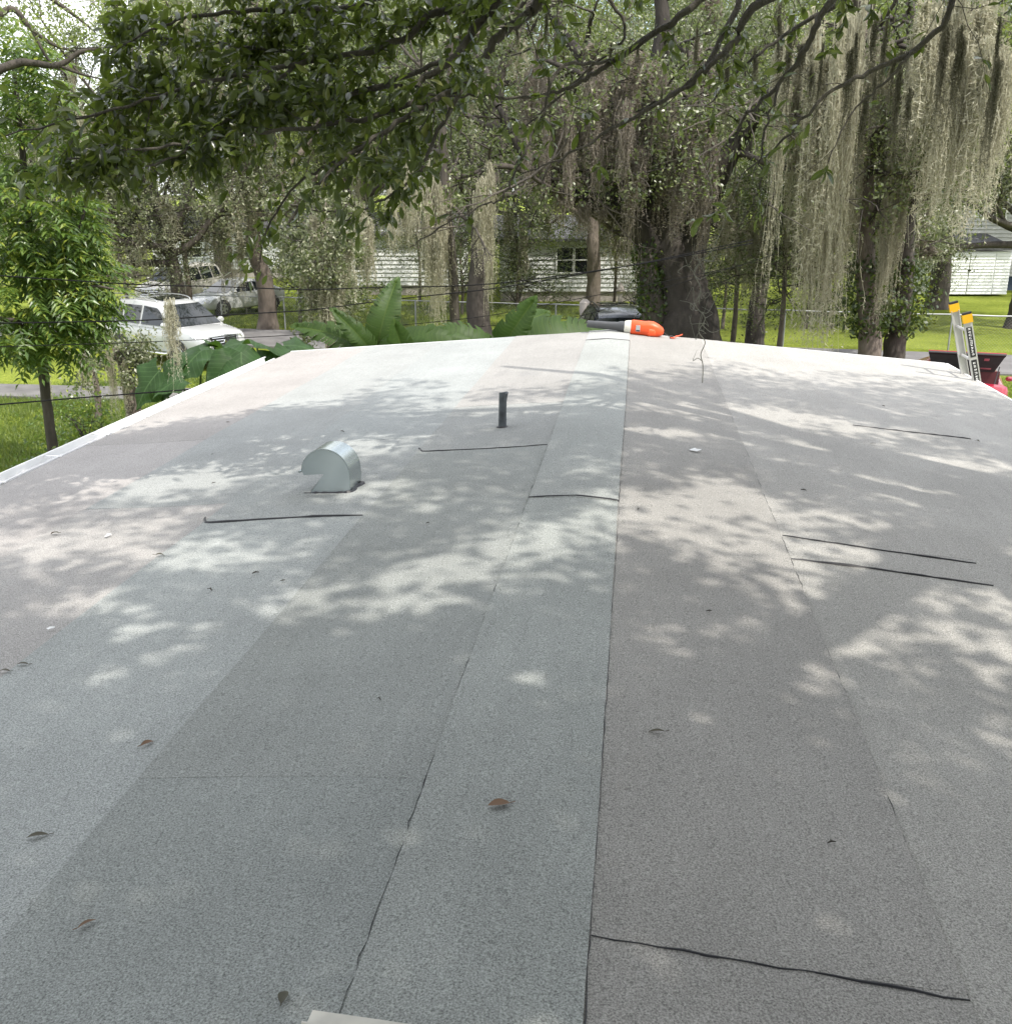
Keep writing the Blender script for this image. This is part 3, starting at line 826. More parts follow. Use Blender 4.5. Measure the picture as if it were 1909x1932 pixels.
# shared live-oak models
OAKS = []
def make_oak(seed, leafm, h=12.0, trunk_h=3.4, tr=.34, n_limb=6, reach=3.6, leaf=(.14, .068), per=230, barkm='bark'):
    global rng
    keep = rng; rng = np.random.default_rng(seed)
    wood, tips, lines = Geo(), [], []
    base = catmull([(0, 0, -.2), (.05, .05, trunk_h * .35), (.1 * rng.normal(), .1 * rng.normal(), trunk_h * .75), (.15 * rng.normal(), .15 * rng.normal(), trunk_h + .6)], 5)
    wood.tube(base, np.interp(np.linspace(0, 1, len(base)), [0, .12, .5, 1], [tr * 1.5, tr * 1.08, tr * .92, tr * .7]), 12, cap=False, wob=.05)
    top = base[-1]
    for i in range(n_limb):
        a = 2 * math.pi * (i + rng.uniform(-.3, .3)) / n_limb
        el = rng.uniform(.1, .6)
        grow(wood, tips, lines, top + (0, 0, rng.uniform(-.9, .2)), (math.cos(a), math.sin(a), el), reach * rng.uniform(.8, 1.1), tr * .48, 2, up=.10)
    for i in range(4):
        grow(wood, tips, lines, top, (rng.normal() * .45, rng.normal() * .45, 1), h * .40, tr * .55, 2, up=.2)
    C = clumped(crown_points(tips, per // 6, .34), 6, .11)
    crown = Geo(); leaf_quads(crown, C, leaf[0], leaf[1])
    wo = wood.build("trunk", M[barkm], None, 3.2); co = crown.build("crown", leafm)
    anchors = [np.array(p[int(rng.integers(1, len(p)))]) for dpt, p in lines if dpt in (0, 1)]
    res = (wo.data, co.data, np.array(anchors))
    bpy.data.objects.remove(wo); bpy.data.objects.remove(co)
    rng = keep
    return res
OAKS.append(make_oak(1, M['leaf_oak']))
OAKS.append(make_oak(2, M['leaf_oak2'], 11.5, 3.0, .30, 7, 3.4, (.135, .066), 240))
OAKS.append(make_oak(3, M['leaf_lime'], 13, 4.2, .32, 6, 3.8, (.15, .072), 210, 'bark_pale'))
OAKS.append(make_oak(4, M['leaf_oak'], 14.5, 4.6, .42, 7, 4.2, (.15, .072), 230))

def oak(u, d, var, sc, label, nm=10, mk='moss', ml=(1.0, 2.6), mw=(.25, .6), rot=None, name="oak_tree", group=None, zmin=2.2):
    p = GX(u, d)
    wd, cr, an = OAKS[var]
    t = thing(name, label, "tree", p, 0, group)
    rz = rng.uniform(0, 6.28) if rot is None else rot
    for nme, me in (("trunk", wd), ("crown", cr)):
        o = obj(nme, me, t); o.scale = (sc,) * 3; o.rotation_euler[2] = rz
    c, s = math.cos(rz), math.sin(rz)
    if nm:
        for a in an[rng.permutation(len(an))[:nm]]:
            q = np.array([a[0] * c - a[1] * s, a[0] * s + a[1] * c, a[2]]) * sc
            L = rng.uniform(*ml)
            if q[2] - L < zmin: L = max(.5, q[2] - zmin)
            moss(t, p + q, L, rng.uniform(*mw), mk)
    return t

# ------------------------------------------------------------------ trees behind the road
TR = "trees beyond the lane"
oak(497, 40, 2, 1.0, "tall bare-trunked tree behind the front of the white off-road car", 8)
oak(330, 37, 1, .92, "grey-green oak standing behind the roof of the white off-road car", 14)
oak(905, 36, 3, .95, "dark-trunked oak standing between the two banana plants", 10, 'moss', (1.5, 3.2))
oak(1118, 44, 2, .95, "slim straight tree in front of the white house window", 8, 'moss', (1.0, 2.0), zmin=3.6)
oak(1437, 33, 1, .95, "mossy tree right of the great oak with a grey beard-hung trunk", 16, 'moss_brown', (1.0, 2.4), zmin=3.0)
oak(640, 46, 0, 1.0, "shaded oak growing in front of the left white house", 10)
oak(770, 56, 3, 1.0, "tall oak growing behind the roof of the left white house", 6)
oak(1010, 60, 1, 1.05, "oak growing behind the white house with two windows", 6)
oak(1560, 46, 2, 1.0, "sunlit yellow-green oak behind the twin ivy trunks", 12, zmin=4.0)
oak(1775, 50, 3, 1.0, "moss-hung oak growing beside the dark lean-to roof", 16, 'moss', (1.2, 3.0), zmin=4.4)
oak(1930, 44, 1, 1.05, "moss-hung oak in front of the grey house at the right edge", 18, 'moss', (1.0, 2.8), zmin=4.2)
oak(120, 44, 0, .85, "oak behind the bright green tree at the left edge", 8)
far = [(-60, 62, .95), (90, 70, .82), (250, 66, .92), (420, 64, 1.1), (560, 70, 1.2), (700, 74, 1.3), (860, 68, 1.25), (1120, 72, 1.3), (1260, 66, 1.25), (1400, 72, 1.3), (1530, 64, 1.2), (1660, 74, 1.3), (1800, 78, 1.35), (1950, 72, 1.3), (2080, 60, 1.2)]
for i, (u, d, s) in enumerate(far):
    oak(u, d, [3, 1, 0, 3, 2, 0, 3, 1, 0, 2, 3, 0, 3, 2, 0][i], s, "far oak in the leafy wood behind the houses", 3 if i % 2 else 0, group="far oaks behind the houses", zmin=4.5)
far2 = [(-150, 95, 1.2), (160, 100, 1.0), (380, 98, 1.5), (620, 96, 1.7), (820, 100, 1.7), (1020, 95, 1.7), (1200, 100, 1.7), (1380, 96, 1.7), (1600, 98, 1.8), (2000, 96, 1.7)]
for i, (u, d, s) in enumerate(far2):
    oak(u, d, i % 4, s, "far oak in the leafy wood behind the houses", 0, group="far oaks behind the houses")

# ------------------------------------------------------------------ the great oak
def wood_part(t, polys, k=12, m='bark', wob=.06, name="trunk"):
    g = Geo(); off = np.array(t.location)
    for pts, rad in polys:
        P = catmull(pts, 6); R_ = np.interp(np.linspace(0, 1, len(P)), np.linspace(0, 1, len(rad)), rad)
        g.tube(P - off, R_, k, cap=True, wob=wob)
    return g.build(name, M[m], t, 3.2)
d = 27
gb = GX(1278, d)
great = thing("great_oak", "huge old oak with a dark arched limb, behind the orange leaf blower", "tree", gb)
def low(p, z): q = np.array(p); q[2] = z; return q
stem1 = [low(W(1280, 640, d), -.2), W(1278, 620, d), W(1268, 560, d), W(1262, 480, d), W(1240, 400, d), W(1222, 320, d + .4), W(1230, 200, d + .8), W(1250, 60, d + 1), W(1240, -60, d + 1)]
stem2 = [low(W(1318, 640, d), -.2), W(1312, 610, d), W(1300, 520, d), W(1315, 430, d), W(1350, 340, d - .4), W(1410, 240, d - .6), W(1490, 140, d - 1)]
arch = [W(1245, 490, d), W(1215, 440, d - .2), W(1185, 408, d - .3), W(1145, 387, d - .4), W(1100, 378, d - .5), W(1040, 350, d - .6), W(985, 290, d - .8), W(940, 200, d - 1)]
limb3 = [W(1225, 330, d), W(1180, 240, d + .5), W(1130, 150, d + .6), W(1060, 60, d + 1), W(1000, -30, d + 1)]
wood_part(great, [(stem1, [1.15, .95, .55, .48, .42, .36, .28, .2, .12]), (stem2, [.85, .6, .38, .34, .28, .2, .12]), (arch, [.46, .38, .34, .30, .24, .18, .12, .06]), (limb3, [.28, .22, .18, .12, .06])], 16, 'bark_dark')
for k in range(9):       # buttress roots
    a = k * .7
ivy = [low(W(1236, 640, d - .4), 0), W(1232, 600, d - .5), W(1226, 540, d - .5), W(1216, 470, d - .4)]
wood_part(great, [(ivy, [.36, .30, .26, .2])], 10, 'bark', .08, "side_stem")
P = catmull(ivy, 20)
C = np.repeat(P, 30, 0); C = C + unit(rng.normal(size=C.shape)) * rng.uniform(.26, .44, (len(C), 1))
g = Geo(); leaf_quads(g, C - gb, .11, .085, .3); g.build("ivy", M['leaf_ivy'], great)
wood, tips, lines = Geo(), [], []
for st in (stem1[4:], stem2[3:], arch[3:], limb3[1:]):
    for p in catmull(st, 4)[::2]:
        grow(wood, tips, lines, p - gb, rng.normal(size=3) * np.array([1, .7, .35]) + (0, 0, .35), rng.uniform(1.6, 2.8), .09, 2, up=.05)
wood.build("branches", M['bark'], great, 3.2)
C = clumped(crown_points(tips, 14, .30), 5, .10)
C = C[C[:, 2] > 4.6]
g = Geo(); leaf_quads(g, C, .11, .055); g.build("crown", M['leaf_oak'], great)
for k in range(64):      # the brown curtain under the limb and crown
    u = rng.uniform(985, 1350); v0 = rng.uniform(60, 300)
    L = rng.uniform(1.0, 2.6); 
    if 1190 < u < 1330: L *= 1.2
    vb_ = v0 + L / d * 1913
    lim_ = 395 if 1100 < u < 1215 else 430
    if vb_ > lim_: L *= max(.3, (lim_ - v0) / (vb_ - v0))
    moss(great, W(u, v0, d - rng.uniform(.2, 2.2)), L, rng.uniform(.18, .42), 'moss_brown')
for (u, v0, v1, w_) in [(1203, 120, 545, .34), (1330, 330, 520, .3), (1290, 200, 440, .3), (1135, 390, 425, .3), (1100, 378, 450, .4), (1060, 350, 430, .4)]:
    moss(great, W(u, v0, d - 1.2), (v1 - v0) / 1913 * d, w_, 'moss_brown', 2)

# ------------------------------------------------------------------ twin ivy-clad trunks at the right and their beards of moss
for (u, d, lean_, lab, wlist, mm) in [
        (1641, 26.5, -6, "left one of the twin trees, its reddish trunk wrapped in dark ivy", [(1545, 190, 640, .42), (1572, 130, 655, .30), (1598, 250, 650, .62), (1520, 60, 420, .4), (1622, 120, 520, .34), (1480, 40, 330, .4)], 'bark_pale'),
        (1688, 27.5, 14, "right one of the twin trees, leaning grey trunk wrapped in ivy", [(1690, 140, 500, .34), (1728, 60, 420, .42), (1712, 300, 590, .22), (1682, 330, 600, .24), (1765, 20, 330, .4), (1800, 0, 290, .45), (1850, -20, 300, .45), (1890, 0, 280, .4), (1668, 20, 300, .35)], 'bark')]:
    p = GX(u, d)
    t = thing("ivy_tree", lab, "tree", p, 0, "twin ivy trees by the lane")
    st = [low(W(u - lean_ * .3, 700, d), -.2), W(u, 650, d), W(u + lean_, 560, d), W(u + lean_ * 1.5, 440, d), W(u + lean_ * 1.5, 300, d), W(u + lean_ * 2.5, 150, d), W(u + lean_ * 2.0, 0, d)]
    wood_part(t, [(st, [.32, .27, .24, .22, .2, .16, .1])], 12, mm, .05)
    P = catmull(st[1:4], 22)
    q = np.clip((P[:, 2] - P[0, 2]) / (P[-1, 2] - P[0, 2]), 0, 1)
    C = np.repeat(P, 60, 0); qq = np.repeat(q, 60)
    rad = (.25 + 1.0 * np.exp(-((qq - .42) / .2) ** 2)) * rng.uniform(.35, 1.0, len(C)) ** .6
    C = C + unit(rng.normal(size=C.shape)) * rad[:, None] * np.array([.85, .85, .8])
    C = C[qq > .16]
    g = Geo(); leaf_quads(g, C - p, .13, .08, .4); g.build("ivy", M['leaf_ivy'], t)
    wood, tips, lines = Geo(), [], []
    for pnt in catmull(st[3:], 5)[::2]:
        for r_ in range(2):
            grow(wood, tips, lines, pnt - p, rng.normal(size=3) * np.array([1, .8, .4]) + (0, -.2, .35), rng.uniform(1.3, 2.2), .07, 2, up=.04)
    wood.build("branches", M['bark'], t, 3.2)
    C = clumped(crown_points(tips, 10, .30), 5, .10); C = C[C[:, 2] > 3.9]
    g = Geo(); leaf_quads(g, C, .11, .055); g.build("crown", M['leaf_lime'] if u > 1660 else M['leaf_oak'], t)
    for (uu, v0, v1, w_) in wlist:
        dd = d - rng.uniform(.6, 2.0)
        for q in range(3):
            moss(t, W(uu + rng.normal() * 7, v0 + rng.uniform(0, 60) * q, dd), (v1 - v0) / 1913 * dd * (1 - .2 * q), w_ * rng.uniform(.6, 1), 'moss', 2 if q == 0 else None)

for k in range(22):      # pale curtains over the far right
    uu, v0 = 1735 + 8.2 * k + rng.normal() * 5, rng.uniform(-50, 120)
    dd = 23.5 + rng.uniform(-1, 1)
    moss(t, W(uu, v0, dd), max(1.0, (rng.uniform(210, 390) - v0) / 1913 * dd), rng.uniform(.2, .42), 'moss')
for k in range(10):
    uu, v0 = rng.uniform(1490, 1640), rng.uniform(-40, 120)
    moss(t, W(uu, v0, 24.0 + rng.uniform(-1, 1)), (rng.uniform(300, 520) - v0) / 1913 * 24, rng.uniform(.22, .45), 'moss')

# moss column and hanging beards in the middle: a slim mossy tree left of the centre
p = GX(815, 25)
t = thing("mossy_tree", "slim tree with a long pale beard of moss left of the centre", "tree", p)
st = [low(W(858, 700, 25), -.2), W(858, 600, 25), W(852, 480, 25), W(842, 380, 25), W(835, 260, 25), W(850, 120, 25), W(840, 0, 25)]
wood_part(t, [(st, [.13, .12, .11, .10, .09, .07, .05])], 8, 'bark', .06)
wood, tips, lines = Geo(), [], []
for pnt in catmull(st[3:], 5)[::2]:
    grow(wood, tips, lines, pnt - p, rng.normal(size=3) * np.array([1, .8, .3]) + (0, 0, .25), rng.uniform(1.2, 2.0), .05, 2, up=.03)
wood.build("branches", M['bark'], t, 3.2)
C = clumped(crown_points(tips, 9, .3), 5, .1); C = C[C[:, 2] > 4.5]
g = Geo(); leaf_quads(g, C, .10, .05); g.build("crown", M['leaf_oak2'], t)
for (uu, v0, v1, w_) in [(815, 300, 600, .34), (832, 330, 620, .36), (805, 350, 560, .26), (822, 400, 635, .22), (770, 300, 470, .3), (740, 330, 480, .26), (910, 330, 520, .34), (925, 300, 470, .26), (915, 400, 600, .12), (690, 380, 560, .3)]:
    for q in range(2):
        moss(t, W(uu + rng.normal() * 4, v0 + 25 * q, 25 - rng.uniform(0, 1)), (v1 - v0) / 1913 * 25 * (1 - .15 * q), w_ * rng.uniform(.8, 1), 'moss', 2 if q == 0 else 1)

# small-leaved mossy shrub tree between the elephant ears and the banana plants
def small_tree(u, d, vtop, rx_, label, lm, ntw, mosses, tr=.10, vlow=640, name="small_tree"):
    p = GX(u, d)
    t = thing(name, label, "tree", p)
    top = W(u, vtop, d)
    st = [(p[0], p[1], -.1), (p[0] + .05, p[1], top[2] * .35), (p[0] - .04, p[1] + .05, top[2] * .7), top]
    wood_part(t, [(st, [tr * 1.25, tr, tr * .8, tr * .35])], 8, 'bark_pale', .07)
    wood, tips, lines = Geo(), [], []
    S = catmull(st, 8)
    zl = W(u, vlow, d)[2]
    S = S[S[:, 2] > zl]
    for q in range(ntw):
        pnt = S[int(rng.integers(0, len(S)))]
        grow(wood, tips, lines, pnt - p, rng.normal(size=3) * np.array([1, 1, .3]) + (0, 0, .15), rng.uniform(.5, 1) * rx_, .025, 1, up=.0)
    wood.build("branches", M['twig'], t, 3.2)
    C = clumped(crown_points(tips, 16, rx_ * .18), 5, .06)
    g = Geo(); leaf_quads(g, C, .085, .045); g.build("crown", lm, t)
    for (uu, v0, v1, w_) in mosses:
        moss(t, W(uu, v0, d - .25), (v1 - v0) / 1913 * d, w_)
    return t
small_tree(612, 19.5, 380, .75, "mossy young tree with small leaves rising behind the roof's left corner", M['leaf_oak2'], 26, [(592, 400, 640, .3), (612, 430, 655, .34), (632, 480, 650, .26), (655, 420, 560, .22), (580, 500, 640, .2)])
small_tree(216, 21.5, 655, .7, "stout mossy trunk on the left lawn with small pale leaves", M['leaf_oak2'], 9, [(206, 660, 800, .16), (232, 680, 790, .16)], .16, 700)
small_tree(350, 38.5, 330, 2.5, "grey-green small-leaved tree above the white off-road car", M['leaf_oak2'], 30, [(300, 420, 560, .4), (420, 400, 560, .5), (450, 430, 580, .3), (390, 380, 520, .4), (255, 430, 520, .4), (470, 350, 470, .4)], .10, 480)
small_tree(150, 25, 640, .8, "thin mossy sapling in the shaded strip left of the stout trunk", M['leaf_oak2'], 8, [(150, 650, 740, .16), (160, 660, 760, .14), (88, 700, 770, .1)], .07, 690)
small_tree(640, 24, 470, .8, "leafy sapling just left of the left banana plant", M['leaf_oak'], 18, [(655, 500, 610, .2)], .07, 620)
small_tree(1480, 29, 300, 1.9, "dense twiggy young oak filling the gap right of the great oak", M['leaf_oak'], 40, [(1450, 380, 560, .5), (1500, 330, 540, .4), (1420, 420, 600, .35), (1540, 420, 600, .3), (1390, 330, 480, .4)], .07, 560)
small_tree(1390, 31, 330, 1.8, "dark leafy young oak close beside the great oak", M['leaf_oak'], 34, [(1370, 400, 540, .4), (1400, 430, 560, .35)], .07, 540)

small_tree(1370, 40, 420, 2.4, "low spreading young oak in the shade behind the great oak", M['leaf_oak'], 34, [(1350, 450, 540, .5), (1395, 440, 550, .5)], .06, 540)
small_tree(1530, 41, 400, 2.4, "low spreading young oak left of the twin ivy trees", M['leaf_lime'], 34, [(1510, 430, 560, .5), (1560, 430, 560, .4)], .06, 545)
small_tree(1650, 43, 380, 2.6, "young oak glimpsed right behind the twin ivy trees", M['leaf_oak'], 36, [(1630, 420, 540, .5), (1700, 400, 520, .5)], .06, 535)
small_tree(560, 42, 420, 2.4, "pale small-leaved young oak right of the tall bare trunk", M['leaf_oak2'], 34, [(540, 440, 540, .5), (580, 430, 560, .5)], .06, 560)
small_tree(870, 44, 440, 2.0, "shaded young oak in front of the gap between the white houses", M['leaf_oak'], 30, [(850, 440, 540, .4)], .06, 560)
small_tree(230, 36, 380, 2.4, "pale small-leaved young oak behind the bright green tree", M['leaf_oak2'], 36, [(215, 420, 540, .5), (260, 420, 530, .5)], .06, 540)
small_tree(975, 47.0, 370, 2.4, "leafy young oak covering the left part of the white house roof", M['leaf_oak'], 58, [(960, 390, 500, .6), (1010, 380, 470, .6), (1030, 390, 460, .5), (985, 400, 540, .5)], .06, 550)
small_tree(1160, 46.5, 370, 2.2, "leafy young oak covering the right part of the white house roof", M['leaf_oak2'], 42, [(1140, 390, 500, .6), (1180, 380, 540, .6), (1100, 380, 450, .5), (1165, 400, 530, .5)], .06, 475)
small_tree(790, 49.5, 380, 2.4, "leafy young oak covering the left white house roof", M['leaf_oak2'], 34, [(770, 390, 480, .6), (830, 380, 470, .6)], .06, 470)
small_tree(690, 49, 400, 2.2, "pale young oak in front of the left white house", M['leaf_lime'], 30, [(680, 400, 490, .6)], .06, 480)
small_tree(1240, 46, 420, 2.0, "young oak half hidden by the great oak's trunk", M['leaf_lime'], 28, [(1200, 430, 520, .4)], .06, 540)

# ------------------------------------------------------------------ bright green tree at the left edge, feathery fronds
def frond_mesh(n, L, wl, seed):
    r = np.random.default_rng(seed); g = Geo()
    y = np.linspace(0, L, 8); z = -.35 * (y / L) ** 2 * L
    g.tube(np.c_[0 * y, y, z], np.linspace(.004, .0015, 8), 4, cap=False)
    for i in range(n):
        t = .15 + .85 * i / (n - 1); yy = t * L; zz = -.35 * t * t * L
        for sd in ((-1, 1) if i < n - 1 else (0,)):
            ll = wl * (.75 + .35 * math.sin(t * 3)) * r.uniform(.85, 1.1)
            d_ = unit(np.array([sd * .9, .45 if sd else 1, -.42 + r.normal() * .12])); s_ = unit(np.cross(d_, (0.1 * r.normal(), 0.1 * r.normal(), 1))); up_ = np.cross(s_, d_)
            b = np.array([0, yy, zz]); w_ = ll * .34
            v = [b, b + d_ * ll * .4 + s_ * w_ * .5 + up_ * .01, b + d_ * ll - up_ * ll * .1, b + d_ * ll * .4 - s_ * w_ * .5 + up_ * .01, b + d_ * ll * .42]
            g.add(v, [(0, 1, 4), (1, 2, 4), (0, 4, 3), (4, 2, 3)])
    o = g.build("frond", M['leaf_bright']); me = o.data; bpy.data.objects.remove(o); return me
FR = [frond_mesh(6, .44, .165, 1), frond_mesh(7, .50, .17, 2), frond_mesh(5, .38, .16, 3)]
d = 19.0
p = GX(86, d)
bt = thing("feathery_tree", "bright green tree with feathery leaves at the left picture edge", "tree", p)
st = [low(W(92, 800, d), -.1), W(92, 790, d), W(80, 690, d), W(70, 560, d), W(55, 420, d), W(40, 260, d), W(25, 120, d)]
wood_part(bt, [(st, [.11, .09, .085, .08, .06, .045, .03]), ([W(70, 560, d), W(120, 500, d - .5), W(150, 430, d - .8), W(165, 370, d - .9)], [.05, .04, .03, .02]), ([W(78, 670, d), W(40, 610, d - .6), W(0, 600, d - 1.0), W(-60, 560, d - 1)], [.05, .04, .03, .02]), ([W(70, 560, d), W(110, 560, d - .7), W(170, 540, d - 1), W(215, 545, d - 1.1)], [.045, .035, .025, .015])], 8, 'bark')
lobes = [(0, 150, 80, 80, 90), (5, 260, 85, 80, 60), (80, 410, 75, 85, 90), (10, 400, 100, 90, 50), (40, 560, 100, 90, 110), (130, 525, 58, 70, 90), (20, 620, 70, 45, 30), (95, 630, 60, 40, 45), (170, 580, 28, 30, 16), (-20, 90, 70, 55, 30), (125, 450, 50, 55, 50)]
cand = []
for (cu, cv, ru, rv, n_) in lobes:
    c = W(cu, cv, d - .4); sx, sz = ru / 1913 * d, rv / 1913 * d
    for q in range(int(n_ * 2.2)):
        w_ = unit(rng.normal(size=3)); rr = rng.uniform(.45, 1) ** .5
        pos = c + w_ * np.array([sx, sx, sz]) * rr
        yaw = math.atan2(w_[1], w_[0]) - math.pi / 2 + rng.normal() * .5
        cand.append((pos, yaw, rng.uniform(-.6, .35) + w_[2] * .35, rr * (1.2 - .5 * w_[1])))
cand.sort(key=lambda c: -c[3])
rest = Geo()
for i, (pos, yaw, pit, _) in enumerate(cand):
    Mx = Matrix.Translation(pos - p) @ Matrix.Rotation(yaw, 4, 'Z') @ Matrix.Rotation(pit, 4, 'X') @ Matrix.Scale(rng.uniform(.8, 1.25), 4)
    me = FR[i % 3]
    if i < 295:
        o = obj("frond", me, bt); o.matrix_local = Mx
    else:
        if i < 298 or 'FV' not in globals():
            FV = []
            for m_ in FR:
                a = np.empty(len(m_.vertices) * 3, np.float32); m_.vertices.foreach_get("co", a)
                FV.append((a.reshape(-1, 3), [tuple(pl.vertices) for pl in m_.polygons]))
        a, fc = FV[i % 3]
        rest.add(xf(Mx, a), fc)
crown = rest.build("crown", M['leaf_bright'], bt); crown["kind"] = "stuff"

# bare-limbed tree against the sky at the top left
p = GX(-150, 17)
t = thing("open_crowned_tree", "open-crowned tree with curving bare limbs against the sky, top left corner", "tree", p)
d = 17
wood_part(t, [([low(W(-150, 500, d), -.1), W(-140, 300, d), W(-110, 100, d), W(-40, -60, d), W(10, -40, d)], [.16, .14, .12, .10, .09]),
              ([W(-120, 180, d), W(20, 122, d), W(60, 118, d), W(110, 122, d), W(150, 98, d), W(185, 92, d), W(205, 104, d)], [.07, .06, .05, .045, .035, .02, .01]),
              ([W(-30, 60, d), W(20, 15, d), W(60, 55, d), W(105, 85, d), W(160, 100, d)], [.05, .045, .035, .025, .012]),
              ([W(110, 122, d), W(150, 138, d), W(190, 148, d)], [.03, .02, .01]), ([W(60, 55, d), W(90, 110, d), W(125, 140, d)], [.025, .02, .01]),
              ([W(10, -40, d), W(70, -20, d), W(130, 20, d), W(180, 60, d)], [.05, .04, .03, .01]),
              ([W(200, -30, d), W(225, 10, d), W(250, 40, d), W(300, 90, d)], [.07, .06, .05, .03])], 7, 'bark', .03)
C = []
for (u, v, n_, s_) in [(60, 20, 60, 40), (120, 40, 60, 40), (170, 25, 70, 35), (90, 60, 40, 30), (200, 60, 60, 25), (240, 30, 140, 30), (280, 60, 120, 35), (20, 30, 60, 30), (150, 75, 30, 25)]:
    for q in range(n_): C.append(W(u + rng.normal() * s_, v + rng.normal() * s_ * .7, d + rng.normal() * .5))
g = Geo(); leaf_quads(g, clumped(np.array(C), 3, .05) - p, .07, .03); g.build("crown", M['leaf_lime'], t)

# ------------------------------------------------------------------ the oak that overhangs the roof
oc = np.array([6.4, 3.4, 0.0])
ov = thing("overhanging_oak", "dark-leaved oak whose branches hang across the top of the photo", "tree", oc)
FT = np.array([5.6, 4.2, 6.4])
def limb(pts): return [np.array(q) for q in pts]
fork = np.array([6.2, 3.6, 4.6])
hubL = W(1040, -150, 6.6); hubR = W(1720, -170, 7.2)
limbs = {  # visible limbs: way points (bearing, height, distance), radii in metres, twigs per metre, leaves per twig, twig length
 'A': ([hubL, W(1014, 0, 6.5), W(993, 26, 6.5), W(943, 66, 6.4), W(913, 109, 6.4), W(883, 152, 6.4), W(811, 192, 6.3), W(720, 250, 6.2), W(620, 325, 6.1), W(545, 420, 6.1)], (.034, .008), 6, 14, .42),
 'B': ([hubL, W(943, 0, 6.7), W(893, 56, 6.7), W(864, 103, 6.6), W(791, 155, 6.5), W(774, 195, 6.5), W(640, 232, 6.4), W(450, 255, 6.2), W(300, 275, 6.1), W(130, 300, 6.0)], (.030, .005), 8, 17, .42),
 'C': ([hubL, W(903, 0, 6.9), W(817, 26, 6.9), W(741, 83, 6.8), W(560, 122, 6.6), W(400, 152, 6.4), W(215, 205, 6.2), W(10, 256, 6.0)], (.030, .004), 9, 17, .45),
 'F': ([W(864, 103, 6.6), W(700, 168, 6.7), W(540, 198, 6.7), W(380, 190, 6.6), W(215, 165, 6.5)], (.016, .004), 10, 17, .42),
 'G': ([hubL, W(840, -60, 7.2), W(650, 15, 7.0), W(450, 20, 6.8), W(320, 45, 6.7), W(205, 95, 6.6)], (.026, .004), 10, 18, .45),
 'H': ([W(640, 110, 6.7), W(480, 90, 6.9), W(330, 75, 6.9), W(225, 75, 6.8)], (.014, .004), 10, 17, .42),
 'I': ([W(560, 122, 6.6), W(430, 225, 6.3), W(330, 292, 6.1), W(240, 330, 6.0)], (.012, .003), 9, 15, .34),
 'J': ([W(883, 152, 6.4), W(820, 260, 6.2), W(790, 330, 6.1), W(700, 385, 6.0), W(640, 420, 6.0)], (.014, .003), 6, 11, .32),
 'K': ([W(760, 160, 6.6), W(640, 180, 6.9), W(500, 240, 6.8), W(380, 260, 6.7), W(290, 250, 6.6)], (.014, .003), 9, 15, .4),
 'N': ([W(720, 250, 6.2), W(640, 300, 6.5), W(560, 350, 6.5), W(500, 440, 6.4), W(490, 500, 6.4)], (.012, .003), 6, 12, .3),
 'D': ([hubR, W(1420, -60, 6.8), W(1264, 43, 6.6), W(1161, 112, 6.5), W(1095, 152, 6.4), W(1029, 179, 6.4), W(900, 182, 6.4), W(797, 175, 6.4)], (.026, .004), 4.5, 4, .5),
 'E': ([W(1420, -60, 6.8), W(1340, 110, 6.4), W(1264, 179, 6.2), W(1178, 232, 6.1), W(1072, 291, 6.1), W(983, 331, 6.1)], (.018, .004), 4, 4, .5),
 'P': ([W(1161, 112, 6.5), W(1056, 132, 6.2), W(1019, 225, 6.1), W(983, 298, 6.0), W(950, 371, 6.0), W(910, 387, 6.0), W(817, 434, 6.0), W(770, 470, 6.0)], (.010, .003), 3.5, 5, .3),
 'Q': ([hubR, W(1442, 0, 6.4), W(1386, 76, 6.3), W(1340, 122, 6.2), W(1277, 175, 6.2), W(1200, 210, 6.2)], (.03, .005), 4, 4, .5),
 'R': ([hubR, W(1568, 0, 6.6), W(1522, 93, 6.5), W(1472, 156, 6.5), W(1400, 230, 6.4), W(1380, 330, 6.4)], (.026, .004), 5, 5, .5),
 'S': ([hubR, W(1797, 0, 6.8), W(1724, 94, 6.7), W(1638, 136, 6.6), W(1560, 180, 6.5), W(1480, 262, 6.4), W(1400, 330, 6.4)], (.022, .004), 4, 3, .5),
 'T': ([W(1724, 94, 6.7), W(1674, 150, 6.6), W(1608, 212, 6.6), W(1560, 300, 6.5)], (.010, .003), 4, 3, .4),
 'U': ([hubR, W(1640, -30, 7.4), W(1520, 40, 7.2), W(1420, 110, 7.0), W(1330, 200, 6.9)], (.022, .004), 5, 5, .5),
 'V': ([hubL, W(1120, -40, 7.0), W(1180, 60, 7.0), W(1110, 130, 6.9), W(1000, 230, 6.8), W(930, 260, 6.8)], (.014, .003), 4, 5, .4),
 'X': ([W(1472, 156, 6.5), W(1440, 260, 6.3), W(1430, 360, 6.2), W(1390, 430, 6.2)], (.008, .003), 5, 7, .35),
}
wood = Geo()
LEAVES = []   # (base, direction, length)
